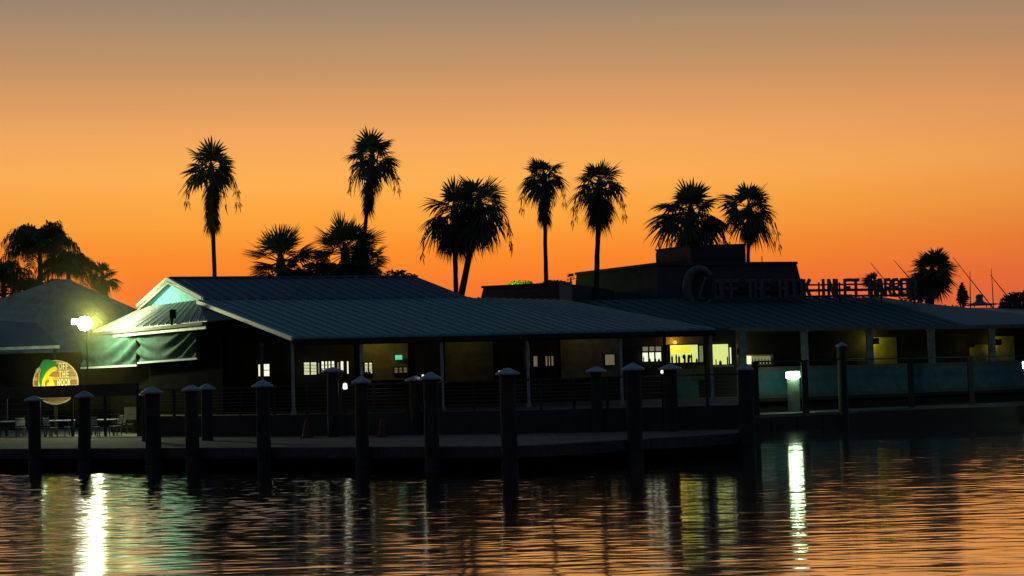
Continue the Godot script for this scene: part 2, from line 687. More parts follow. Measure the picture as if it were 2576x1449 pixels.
func build_main_house() -> void:
	var h := thing("restaurant_house", "waterfront restaurant with teal metal roof, lit aqua gable and open porch", "restaurant")
	var ridge := [at(427, 701, 79), at(1050, 697, 83)]
	var brk := [at(512, 752, 76.0), at(1180, 748, 81)]
	var low_top := [at(500, 757, 75.6), at(840, 754, 78.5), at(1180, 750, 81), at(1430, 757, 85.0)]
	var eave := [at(735, 850, 68), at(1090, 843, 69.6), at(1445, 835, 71.2), at(1800, 827, 72.8)]
	var lo: Array = []
	var ev: Array = []
	for p in low_top:
		lo.append(p)
	for p in eave:
		ev.append(p)
	var roof := Node3D.new()
	roof.name = "roof"
	h.add_child(roof)
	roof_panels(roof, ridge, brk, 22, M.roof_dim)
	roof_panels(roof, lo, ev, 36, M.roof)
	# ridge cap
	var st := nst()
	bar(st, ridge[0] + Vector3(0, 0.05, 0), ridge[1] + Vector3(0, 0.05, 0), 0.3, 0.08)
	part("ridge_cap", done(st), M.roof_dim, roof)
	# right hip and the back slopes, plain sheets
	var back0 := Vector3(ridge[0].x - 5.2, 5.6, ridge[0].z - 9.0)
	var back1 := Vector3(ridge[1].x + 2.0, 5.6, ridge[1].z - 9.0)
	st = nst()
	slab(st, [back1, back0, ridge[0], ridge[1]], 0.06)
	part("roof_panel", done(st), M.roof_dim, roof)
	st = nst()
	slab(st, [brk[1], back1, ridge[1] + Vector3(0.02, 0, 0), ridge[1]], 0.06)
	part("roof_panel", done(st), M.roof_dim, roof)
	# fascia along the eave
	for i in 3:
		st = nst()
		bar(st, eave[i] - Vector3(0, 0.16, -0.03), eave[i + 1] - Vector3(0, 0.16, -0.03), 0.05, 0.2)
		part("fascia_board", done(st), M.wall_dark, h)
	# white rake board from the gable foot to the porch corner
	st = nst()
	bar(st, at(496, 759, 75.5), at(735, 852, 67.9), 0.1, 0.17)
	part("rake_board", done(st), M.white, h)
	# gable wall, its trim boards, and the louvre strip
	var gl := at(352, 771, 83.0)
	var gr := at(516, 752, 76.2)
	var ga := at(427, 703, 79.0)
	st = nst()
	var th := Vector3(0.25, 0, 0.1)
	var inn := Vector3(0.34, 0, -0.12)
	var bl0 := gl
	var ba0 := ga
	var br0 := gr
	gl += inn; ga += inn; gr += inn
	tri(st, gl, ga, gr)
	tri(st, gl + th, gr + th, ga + th)
	quad(st, gl, gl + th, ga + th, ga)
	quad(st, ga, ga + th, gr + th, gr)
	quad(st, gr, gr + th, gl + th, gl)
	var gable := part("gable_wall", done(st), M.aqua, h)
	var face := Vector3(-0.08, 0, 0.06)
	for e in [[bl0, ba0], [ba0, br0]]:
		st = nst()
		bar(st, e[0] + face * 1.2 + Vector3(0, 0.04, 0), e[1] + face * 1.2 + Vector3(0, 0.04, 0), 0.16, 0.13)
		part("barge_board", done(st), M.white, gable)
		st = nst()
		bar(st, e[0] + face - Vector3(0, 0.16, 0), e[1] + face - Vector3(0, 0.16, 0), 0.05, 0.07)
		part("trim_strip", done(st), M.white, gable)
	# lower skirt roof of the left end
	var sk_t := [bl0 + Vector3(0.3, -0.03, -0.1), br0 + Vector3(0.25, -0.03, -0.1)]
	var sk_b := [at(233, 836, 84.0), at(520, 807, 73.6)]
	var skirt := Node3D.new()
	skirt.name = "skirt_roof"
	h.add_child(skirt)
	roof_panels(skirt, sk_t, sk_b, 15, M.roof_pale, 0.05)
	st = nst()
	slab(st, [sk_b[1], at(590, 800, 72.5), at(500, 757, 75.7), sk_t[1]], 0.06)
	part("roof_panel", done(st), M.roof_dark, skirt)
	# gutter and white fascia below the skirt
	st = nst()
	bar(st, sk_b[0] + Vector3(-0.12, -0.12, 0.05), sk_b[1] + Vector3(-0.12, -0.12, 0.05), 0.16, 0.15)
	part("gutter", done(st), M.grey_trim, h)
	st = nst()
	bar(st, sk_b[0] + Vector3(-0.02, -0.29, 0.02), sk_b[1] + Vector3(-0.02, -0.29, 0.02), 0.06, 0.14)
	part("fascia_board", done(st), M.white, h)
	# end wall below, back wall, right wall
	st = nst()
	var e0: Vector3 = sk_b[0] + Vector3(0.9, 0, -0.2)
	var e1: Vector3 = sk_b[1] + Vector3(0.7, 0, -0.3)
	wall(st, e0, e1, 0.72, e0.y - 0.3, 0.2)
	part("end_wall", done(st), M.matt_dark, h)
	st = nst()
	wall(st, at(420, 900, wd(560) + 0.35), at(1430, 900, wd(1430) + 0.35), 0.72, 6.4, 0.3)
	wall(st, at(1430, 900, wd(1430) + 0.36), at(1850, 900, wd(1850) + 0.36), 0.72, 5.2, 0.28)
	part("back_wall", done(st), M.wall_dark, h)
	st = nst()
	wall(st, at(600, 900, wd(560) - 0.6), at(600, 900, wd(560) + 0.3), 1.7, 6.0, 0.15)
	part("partition", done(st), M.wall_dark, h)
	# paler patches on the back wall: pools of lamp light put into the colour
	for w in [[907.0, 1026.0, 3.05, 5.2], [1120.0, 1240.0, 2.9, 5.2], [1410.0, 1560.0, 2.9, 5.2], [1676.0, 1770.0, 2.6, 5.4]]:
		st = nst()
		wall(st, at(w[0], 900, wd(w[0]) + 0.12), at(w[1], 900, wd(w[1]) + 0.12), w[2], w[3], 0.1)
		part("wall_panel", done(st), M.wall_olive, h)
	# porch posts
	for p in [[735.0, 850.0, 68.25], [657.0, 862.0, 76.0], [908.0, 850.0, 69.2], [1110.0, 846.0, 69.95], [1326.0, 843.0, 70.9], [1560.0, 836.0, 71.9], [1787.0, 831.0, 72.9]]:
		var tp := at(p[0], p[1], p[2])
		st = nst()
		box(st, Vector3(tp.x, (tp.y + 1.7) / 2, tp.z), Vector3(0.13, tp.y - 1.7, 0.13))
		box(st, Vector3(tp.x, 1.78, tp.z), Vector3(0.2, 0.16, 0.2))
		box(st, Vector3(tp.x, tp.y - 0.1, tp.z), Vector3(0.19, 0.14, 0.19))
		part("post", done(st), M.trim, h)
	# a beam above the posts
	st = nst()
	bar(st, at(735, 862, 68.3), at(1800, 838, 73.0), 0.14, 0.26)
	part("porch_beam", done(st), M.wall_dark, h)
	# lit windows
	lit_window(h, 650, 917, 658, 946, M.win_pale, 1, 0, -1.5, 0.05)
	lit_window(h, 664, 916, 678, 946, M.win_white, 1, 1, -1.5, 0.05)
	lit_window(h, 765, 912, 796, 942, M.win_pale, 2, 7)
	lit_window(h, 800, 913, 804, 940, M.win_grey, 1, 0)
	lit_window(h, 809, 909, 841, 936, M.win_white, 4, 2, 0.0, 0.06, 6)
	lit_window(h, 848, 911, 853, 928, M.win_grey, 1, 0)
	lit_window(h, 857, 909, 864, 932, M.win_pale, 1, 0)
	lit_window(h, 873, 909, 877, 940, M.win_pale, 1, 0)
	lit_window(h, 918, 913, 936, 939, M.win_pale, 2, 7, 0.0, 0.06, 2)
	lit_window(h, 992, 925, 1024, 937, M.win_tan, 3, 2)
	lit_window(h, 1329, 876, 1332, 922, M.win_white, 1, 0)  # glowing strip stands for the lit edge of a post, no window
	lit_window(h, 1342, 896, 1352, 922, M.win_tan, 1, 0)
	lit_window(h, 1372, 896, 1392, 920, M.win_tan, 3, 0)
	lit_window(h, 1522, 892, 1546, 918, M.win_tan, 1, 0)
	lit_window(h, 1616, 872, 1663, 884, M.win_grey, 3, 0)
	lit_window(h, 1616, 886, 1663, 909, M.win_white, 3, 0, 0.0, 0.06, 4)
	var wy := lit_window(h, 1686, 868, 1756, 912, M.win_green, 1, 0, 0.0, 0.06, 7)
	st = nst()
	var pa := at(1686, 872, wd(1686) - 0.07)
	var pb := at(1738, 870, wd(1738) - 0.07)
	wall(st, pa, pb, at(1710, 889, wd(1710)).y, at(1710, 870, wd(1710)).y, 0.03)
	part("hanging_panel", done(st), M.win_yellow, wy)
	lit_window(h, 1759, 870, 1769, 911, M.win_grey, 1, 0, 0.0, 0.03)  # added glowing pane imitates dim wall glow beside the window
	lit_window(h, 1792, 866, 1833, 917, M.win_green, 1, 0, 0.0, 0.06, 3)
	lit_window(h, 1836, 874, 1840, 915, M.win_white, 1, 0, 0.0, 0.03)
	# serving shelf under the bright hatch
	st = nst()
	var sa := at(1798, 921, wd(1798) - 0.4)
	var sb := at(1842, 920, wd(1842) - 0.4)
	bar(st, sa, sb, 0.5, 0.06)
	part("counter", done(st), M.white, h)
	# lamps inside: glowing globe with its light, dim ones hidden behind the beam
	lamp("ceiling_lamp", "small amber lamp glowing above the yellow lit serving window", 1698, 861, wd(1698) - 0.25, M.amber, Color(1, 0.72, 0.25), 0.5, 0.1)
	lamp("ceiling_lamp", "dim lamp over the olive porch wall beside the green screen", 955, 853, wd(955) - 1.3, M.small_glow, Color(1, 0.9, 0.45), 0.7, 0.05)
	lamp("ceiling_lamp", "dim lamp added unseen under the porch roof left of the middle post", 1185, 849, wd(1185) - 1.3, M.small_glow, Color(1, 0.88, 0.42), 0.13, 0.05)  # added behind the beam to brighten the wall panel
	lamp("ceiling_lamp", "dim lamp added unseen under the porch roof left of the three paned window", 1480, 842, wd(1480) - 1.3, M.small_glow, Color(1, 0.88, 0.42), 0.15, 0.05)  # also added out of sight, for more glow on the wall
	# green screen on the wall
	st = nst()
	var ta := at(1003, 899, wd(1003) - 0.15)
	box(st, ta, Vector3(0.34, 0.22, 0.06))
	top("wall_screen", done(st), M.tv, "small green glowing screen on the dim porch wall", "screen")
	# two dark bar lamps on the counter in front of the yellow window
	for k in [[1721.0, "left one of two round headed bar lamps before the yellow window"], [1734.0, "right one of two round headed bar lamps before the yellow window"]]:
		var bl := at(k[0], 912, wd(k[0]) - 0.5)
		var o := thing("bar_lamp", k[1], "lamp", bl, 0.0, "dark bar lamps before the yellow window")
		st = nst()
		lathe(st, [Vector2(0, 0.42), Vector2(0.06, 0.4), Vector2(0.09, 0.32), Vector2(0.075, 0.24), Vector2(0.02, 0.18), Vector2(0, 0.18)], 10, Vector3.ZERO, true)
		part("lamp_shade", done(st), M.black, o)
		st = nst()
		lathe(st, [Vector2(0.012, 0.2), Vector2(0.012, 0.02), Vector2(0.07, 0.015), Vector2(0.07, 0.0)], 8)
		part("stand", done(st), M.black, o)
	st = nst()
	bar(st, at(1682, 915, wd(1682) - 0.45), at(1772, 912, wd(1772) - 0.45), 0.5, 0.07)
	part("counter", done(st), M.wall_dark, h)
	# black loudspeaker on the skirt gutter
	var sp := at(432, 820, 76.2)
	var o2 := thing("loudspeaker", "black loudspeaker on a short stalk at the edge of the lit skirt roof", "speaker", sp)
	st = nst()
	bar(st, Vector3(0, -0.1, 0), Vector3(0.03, 0.35, 0), 0.1, 0.1)
	part("stalk", done(st), M.black, o2)
	st = nst()
	box(st, Vector3(0.07, 0.55, 0), Vector3(0.26, 0.42, 0.24))
	box(st, Vector3(0.07, 0.55, 0.13), Vector3(0.2, 0.34, 0.03))
	part("cabinet", done(st), M.black, o2)

func lamp(called: String, label: String, x: float, y: float, d: float, m: Material, c: Color, e: float, r: float) -> void:
	var p := at(x, y, d)
	var o := thing(called, label, "lamp", p)
	var st := nst()
	lathe(st, [Vector2(0, r), Vector2(r * 0.7, r * 0.7), Vector2(r, 0), Vector2(r * 0.7, -r * 0.7), Vector2(0, -r)], 10, Vector3.ZERO, true)
	part("globe", done(st), m, o)
	st = nst()
	box(st, Vector3(0, r + 0.15, 0), Vector3(0.02, 0.3, 0.02))
	part("rod", done(st), M.black, o)
	if m != M.amber:
		# added plates on the water side block the lamp light from the water
		st = nst()
		box(st, Vector3(0, 0.0, r + 0.1), Vector3(0.5, 0.36, 0.02))
		box(st, Vector3(0, -0.17, r * 0.5 + 0.04), Vector3(0.5, 0.02, r + 0.11))
		part("lamp_shade", done(st), M.black, o)
	omni("lamp_light", Vector3(0, 0, 0), c, e, r * 0.8, o)

# ---------------------------------------------------------------- right hand building
func build_right_building() -> void:
	var b := thing("long_restaurant_wing", "long low restaurant wing with dark hipped roof and teal half wall on the right", "building")
	# plan line of the front: from left (hidden behind the house) to beyond the right edge
	var d0 := 86.0
	var d1 := 98.5
	var fx := func(x: float) -> float: return lerpf(d0, d1, (x - 1700.0) / 980.0)
	var eave := [at(1640, 826, fx.call(1640)), at(2120, 821, fx.call(2120)), at(2700, 814, fx.call(2700))]
	var rid := [at(1430, 757, 93.5), at(1800, 752, 97.0), at(2200, 748, 102.0)]
	# front slope as sheets
	var roof := Node3D.new()
	roof.name = "roof"
	b.add_child(roof)
	var te := [at(1430, 757, 93.5), at(1690, 752, 96.0), at(1950, 749, 99.0), at(2200, 748, 102.0)]
	var be := [at(1640, 827, 85.3), at(1900, 824, 88.6), at(2170, 821, 92.0), at(2440, 818, 95.4)]
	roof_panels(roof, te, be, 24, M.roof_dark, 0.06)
	# hip to the right
	var st := nst()
	slab(st, [at(2440, 818, 95.4), at(2760, 812, 99.5), at(2430, 781, 110), at(2200, 748, 102.0)], 0.06)
	part("roof_panel", done(st), M.roof_dark, roof)
	st = nst()
	bar(st, at(2200, 747, 102), at(2430, 781, 110), 0.22, 0.08)
	part("hip_cap", done(st), M.trim, roof)
	# lower flat roof beyond on the right
	st = nst()
	slab(st, [at(2360, 800, 106), at(2780, 790, 110), at(2780, 774, 125), at(2360, 774, 122)], 0.2)
	part("roof_panel", done(st), M.roof_dark, roof)
	# back of the roof
	st = nst()
	slab(st, [at(2430, 781, 110), at(1500, 800, 112), rid[0], rid[2]], 0.06)
	part("roof_panel", done(st), M.roof_dark, roof)
	# eave fascia and soffit
	for i in 2:
		st = nst()
		bar(st, eave[i] - Vector3(0, 0.12, -0.04), eave[i + 1] - Vector3(0, 0.12, -0.04), 0.06, 0.22)
		part("fascia_board", done(st), M.grey_trim, b)
	# dark back wall of the porch
	st = nst()
	wall(st, at(1850, 900, fx.call(1850) + 3.4), at(2720, 880, fx.call(2720) + 3.4), 0.7, 5.55, 0.2)
	part("back_wall", done(st), M.wall_dark, b)
	# yellow patches: lamp glow on the back wall put into the colour
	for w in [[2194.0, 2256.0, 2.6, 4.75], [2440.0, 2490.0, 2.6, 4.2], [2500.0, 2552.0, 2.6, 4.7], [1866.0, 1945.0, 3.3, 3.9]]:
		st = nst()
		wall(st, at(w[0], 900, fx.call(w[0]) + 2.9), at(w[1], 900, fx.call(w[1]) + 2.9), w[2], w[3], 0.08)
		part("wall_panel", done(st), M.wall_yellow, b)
	# half wall: lower kerb, teal panel, pale top rail; bays between posts
	var bays := [1690.0, 1860.0, 2024.0, 2114.0, 2290.0, 2442.0, 2600.0, 2720.0]
	for i in bays.size() - 1:
		var a := at(bays[i], 950, fx.call(bays[i]))
		var c := at(bays[i + 1], 950, fx.call(bays[i + 1]))
		st = nst()
		wall(st, a, c, 1.7, 2.98, 0.1)
		part("wall_panel", done(st), M.teal, b)
		st = nst()
		wall(st, a, c, 2.98, 3.2, 0.16)
		part("cap_rail", done(st), M.grey_trim, b)
		st = nst()
		wall(st, a, c, 1.52, 1.7, 0.18)
		part("base_rail", done(st), M.grey_trim, b)
		st = nst()
		wall(st, a + Vector3(0, 0, -0.3), c + Vector3(0, 0, -0.3), 0.3, 1.5, 0.1)
		part("skirting", done(st), M.wall_dark, b)
	# floor
	st = nst()
	plate(st, [at(1690, 1000, fx.call(1690)) * Vector3(1, 0, 1) + Vector3(0, 1.5, 0), at(2720, 1000, fx.call(2720)) * Vector3(1, 0, 1) + Vector3(0, 1.5, 0), at(2720, 1000, fx.call(2720) + 3.4) * Vector3(1, 0, 1) + Vector3(0, 1.5, 0), at(1850, 1000, fx.call(1850) + 3.4) * Vector3(1, 0, 1) + Vector3(0, 1.5, 0)], 0.15)
	part("floor", done(st), M.wall_dark, b)
	# columns
	for x in [1866.0, 2022.0, 2186.0, 2341.0, 2493.0, 2640.0]:
		var p := at(x, 822, fx.call(x) + 0.1)
		st = nst()
		box(st, Vector3(p.x, (p.y + 3.2) / 2 - 0.05, p.z), Vector3(0.36, p.y - 3.2, 0.3))
		box(st, Vector3(p.x, p.y - 0.2, p.z), Vector3(0.44, 0.14, 0.38))
		part("column", done(st), M.column, b)
	# parapet block on the roof (mansard sides)
	var blk := thing("roof_parapet_block", "dark flat topped parapet block standing on the roof behind the big letters", "building")
	var bb := [at(1438, 764, 105.5), at(1648, 762, 96.8), at(2036, 752, 99.6), at(1800, 752, 110.0)]
	var tt := [at(1450, 690, 105.0), at(1656, 665, 97.3), at(2004, 663, 100.2), at(1790, 680, 110.0)]
	st = nst()
	hexa(st, [bb[0] - Vector3(0, 1.2, 0), bb[1] - Vector3(0, 1.2, 0), bb[2] - Vector3(0, 1.2, 0), bb[3] - Vector3(0, 1.2, 0)], tt)
	part("wall", done(st), M.parapet, blk)
	for i in 2:
		st = nst()
		bar(st, tt[i] + Vector3(0, 0.03, 0.05), tt[i + 1] + Vector3(0, 0.03, 0.05), 0.24, 0.16)
		part("coping", done(st), M.unit, blk)
	st = nst()
	box(st, at(1917, 657, 100.6), Vector3(0.05, 0.6, 0.05))
	part("vent_pipe", done(st), M.black, blk)
	# roof top machine housing
	var un := thing("rooftop_housing", "boxy dark machine housing with a paler left side on the parapet block", "rooftop unit")
	var ub := [at(1652, 668, 106), at(1740, 668, 101.5), at(1877, 668, 102.6), at(1800, 668, 107.5)]
	var ut := []
	for i in 4:
		ut.append(Vector3(ub[i].x, at([1652, 1740, 1877, 1800][i], [630, 619, 616, 620][i], -ub[i].z).y, ub[i].z))
	st = nst()
	hexa(st, ub, ut)
	part("housing", done(st), M.unit_dark, un)
	st = nst()
	var off := Vector3(-0.03, 0, 0.03)
	wall(st, ub[0] + off, ub[1] + off, ub[0].y + 0.05, minf(ut[0].y, ut[1].y) - 0.03, 0.03)
	part("side_panel", done(st), M.unit, un)
	st = nst()
	for i in 4:
		bar(st, ut[i] + Vector3(0, 0.02, 0), ut[(i + 1) % 4] + Vector3(0, 0.02, 0), 0.12, 0.1)
	part("coping", done(st), M.unit_dark, un)
	# low flat building between the house and the block
	var lb := thing("low_annex", "low dark flat roofed annex between the two roofs, below the twin palms", "building")
	st = nst()
	var l0 := at(1207, 760, 100)
	var l1 := at(1432, 760, 92)
	var t0 := at(1216, 724, 100)
	var t1 := at(1432, 714, 92)
	var bk := Vector3(3, 0, -8)
	hexa(st, [l0, l1, l1 + bk, l0 + bk], [t0, t1, Vector3(t1.x, t1.y, t1.z) + bk, t0 + bk])
	part("wall", done(st), M.unit, lb)
	st = nst()
	bar(st, t0 + Vector3(0, 0.04, 0), t1 + Vector3(0, 0.04, 0), 0.3, 0.14)
	part("coping", done(st), M.unit_dark, lb)
	st = nst()
	wall(st, at(1300, 760, 97), at(1432, 760, 92.5), -1 + 1.7, at(1300, 757, 97).y, 0.2)
	part("lower_wall", done(st), M.wall_dark, lb)
	var vb := at(1424, 757, 90.0)
	st = nst()
	box(st, Vector3(vb.x, vb.y + 0.44, vb.z), Vector3(0.66, 1.0, 0.66))
	box(st, Vector3(vb.x, vb.y + 0.97, vb.z), Vector3(0.72, 0.07, 0.72))
	top("vent_box", done(st), mat(0.22, 0.2, 0.17, 0.8), "pale square vent box on the roof left of the parapet block", "vent")
	# the big letters
	var sg := thing("rooftop_letters", "row of big dark capital letters along the roof ridge, ends against the sky", "sign")
	# block letters of thick strokes, in a box one wide and one high
	var strokes := {
		"O": [[0.12, 0.0, 0.12, 1.0], [0.88, 0.0, 0.88, 1.0], [0.12, 0.93, 0.88, 0.93], [0.12, 0.07, 0.88, 0.07]],
		"F": [[0.14, 0.0, 0.14, 1.0], [0.14, 0.93, 1.0, 0.93], [0.14, 0.53, 0.85, 0.53]],
		"T": [[0.5, 0.0, 0.5, 1.0], [0.0, 0.93, 1.0, 0.93]],
		"H": [[0.14, 0.0, 0.14, 1.0], [0.86, 0.0, 0.86, 1.0], [0.14, 0.52, 0.86, 0.52]],
		"E": [[0.14, 0.0, 0.14, 1.0], [0.14, 0.93, 1.0, 0.93], [0.14, 0.52, 0.85, 0.52], [0.14, 0.07, 1.0, 0.07]],
		"K": [[0.14, 0.0, 0.14, 1.0], [0.2, 0.45, 0.88, 1.0], [0.35, 0.6, 0.9, 0.0]],
		"I": [[0.5, 0.0, 0.5, 1.0]],
		"N": [[0.14, 0.0, 0.14, 1.0], [0.86, 0.0, 0.86, 1.0], [0.16, 0.98, 0.84, 0.02]],
		"L": [[0.14, 0.0, 0.14, 1.0], [0.14, 0.07, 1.0, 0.07]],
		"A": [[0.12, 0.0, 0.42, 1.0], [0.88, 0.0, 0.58, 1.0], [0.25, 0.33, 0.75, 0.33], [0.36, 0.94, 0.64, 0.94]],
		"R": [[0.14, 0.0, 0.14, 1.0], [0.14, 0.93, 0.8, 0.93], [0.14, 0.48, 0.8, 0.48], [0.86, 0.5, 0.86, 0.93], [0.5, 0.48, 0.9, 0.0]],
		"B": [[0.14, 0.0, 0.14, 1.0], [0.14, 0.93, 0.78, 0.93], [0.14, 0.52, 0.8, 0.52], [0.14, 0.07, 0.8, 0.07], [0.84, 0.55, 0.84, 0.9], [0.88, 0.08, 0.88, 0.5]],
	}
	var words := "OFF THE HOOK INLET HARBOR"
	var xs := 1798.0
	var adv := 20.4
	for i in words.length():
		if words[i] != " ":
			var x := xs + adv * i
			var d := lerpf(95.8, 101.2, (x - 1798.0) / 520.0)
			var p := at(x + adv * 0.45, lerpf(752.0, 747.0, (x - 1798.0) / 400.0), d)
			st = nst()
			var w := 0.47
			var hh := 1.12
			var k := 0
			for q in strokes[words[i]]:
				var a := Vector2((q[0] - 0.5) * w, q[1] * hh)
				var e := Vector2((q[2] - 0.5) * w, q[3] * hh)
				var nn := (e - a).normalized().orthogonal() * (0.082 if absf(e.x - a.x) < 0.25 else 0.095)
				extrude(st, PackedVector2Array([a - nn, a + nn, e + nn, e - nn]), -0.12 - 0.004 * k, 0.12 + 0.004 * k)
				k += 1
			var q2 := part("letter", done(st), M.letter, sg, Transform3D(Basis(Vector3.UP, deg_to_rad(-16.0)), p))
			q2.set_meta("label", "letter " + words[i])
	for y in [[716.0, 0.1], [745.0, 0.12], [730.0, 0.16]]:
		var st2 := nst()
		bar(st2, at(1800, y[0] + 4, 95.9), at(2316, y[0] - 3, 101.4), 0.1, y[1])
		part("mounting_bar", done(st2), M.unit_dark, sg)
	for x in [1850.0, 1960.0, 2060.0, 2112.0, 2216.0, 2300.0]:
		var d := lerpf(95.8, 101.2, (x - 1798.0) / 520.0) + 0.12
		var p := at(x, 725, d)
		st = nst()
		box(st, Vector3(p.x, p.y - 0.6, p.z), Vector3(0.1, 1.9, 0.08))
		part("bracket", done(st), M.unit_dark, sg)
	# backing panels that close the middle letters
	st = nst()
	wall(st, at(1806, 740, 96.15), at(2024, 740, 98.4), at(1900, 748, 97).y, at(1900, 708, 97).y, 0.06)
	part("backing_panel", done(st), M.unit, sg)
	# round hook emblem
	var ec := at(1762, 724, 95.6)
	var em := thing("hook_emblem", "dark round emblem with a curved fish at the left end of the roof letters", "sign", ec, deg_to_rad(-16.0))
	st = nst()
	var ring := []
	var rr := []
	for i in 21:
		var an := deg_to_rad(40.0 + i * 14.0)
		ring.append(Vector3(cos(an) * 0.78, sin(an) * 1.1, 0))
		rr.append(lerpf(0.12, 0.3, sin(PI * i / 20.0)))
	tube(st, ring, rr, 8)
	part("fish", done(st), M.letter, em)
	st = nst()
	var disc := PackedVector2Array()
	for i in 28:
		disc.append(Vector2(cos(TAU * i / 28) * 0.8, sin(TAU * i / 28) * 1.12))
	extrude(st, disc, -0.2, -0.12)
	part("disc", done(st), M.unit_dark, em)
	st = nst()
	bar(st, Vector3(-0.1, -0.5, 0.05), Vector3(0.35, 0.6, 0.05), 0.12, 0.12)
	bar(st, Vector3(-0.1, -0.5, 0.05), Vector3(0.2, -0.62, 0.05), 0.12, 0.12)
	part("hook", done(st), M.letter, em)
	# lamps of the right porch
	lamp("wall_lamp", "white wall lamp over the yellow lit porch wall", 2199, 858, fx.call(2199) + 2.3, M.small_glow, Color(1, 0.95, 0.35), 0.55, 0.06)
	lamp("wall_lamp", "faint wall lamp at the far right end of the porch", 2508, 861, fx.call(2508) + 2.4, M.small_glow, Color(1, 0.92, 0.45), 0.12, 0.03)
	lamp("wall_lamp", "faint lamp between the two right hand porch columns", 2440, 866, fx.call(2440) + 2.2, M.small_glow, Color(1, 0.92, 0.45), 0.05, 0.02)
	lamp("wall_lamp", "lamp over the lit bar top beside the corner column", 1864, 884, fx.call(1864) + 2.5, M.small_glow, Color(1, 0.98, 0.6), 0.5, 0.05)
	# lit bar top: its light is put into glowing strips, dimmer to the right
	var wn := thing("lit_bar_back", "pale yellow strip of lit bar back wall right of the bright hatch", "bar")
	st = nst()
	wall(st, at(1862, 910, fx.call(1862) + 2.7), at(1890, 910, fx.call(1890) + 2.7), at(1875, 916, fx.call(1875) + 2.7).y, at(1875, 896, fx.call(1875) + 2.7).y, 0.05)
	part("lit_strip", done(st), M.win_pale, wn)
	st = nst()
	wall(st, at(1890, 910, fx.call(1890) + 2.72), at(1938, 910, fx.call(1938) + 2.72), at(1910, 916, fx.call(1910) + 2.7).y, at(1910, 896, fx.call(1910) + 2.7).y, 0.05)
	part("lit_strip", done(st), M.win_grey, wn)
	for i in 6:
		st = nst()
		var p := at(1893 + i * 8.0, 916, fx.call(1900) + 2.4)
		lathe(st, [Vector2(0.05, 0), Vector2(0.05, 0.16), Vector2(0.02, 0.22), Vector2(0.02, 0.3), Vector2(0, 0.3)], 7, p)
		top("bottle", done(st), M.black, "%s dark bottle from the left on the lit bar right of the hatch" % ["first", "second", "third", "fourth", "fifth", "sixth"][i], "bottle", Vector3.ZERO, 0.0, "bottles on the lit bar")
	# lit table by the yellow wall
	var tb := at(2153, 904, fx.call(2153) + 1.2)
	var t := thing("bar_table", "small pale topped table lit beside the yellow wall", "table", Vector3(tb.x, 1.5, tb.z))
	st = nst()
	box(st, Vector3(0, tb.y - 1.5, 0), Vector3(0.9, 0.12, 0.7))
	part("tabletop", done(st), mat(0.6, 0.5, 0.25), t)
	st = nst()
	box(st, Vector3(0, (tb.y - 1.6) / 2, 0), Vector3(0.12, tb.y - 1.6, 0.12))
	part("pedestal", done(st), M.black, t)

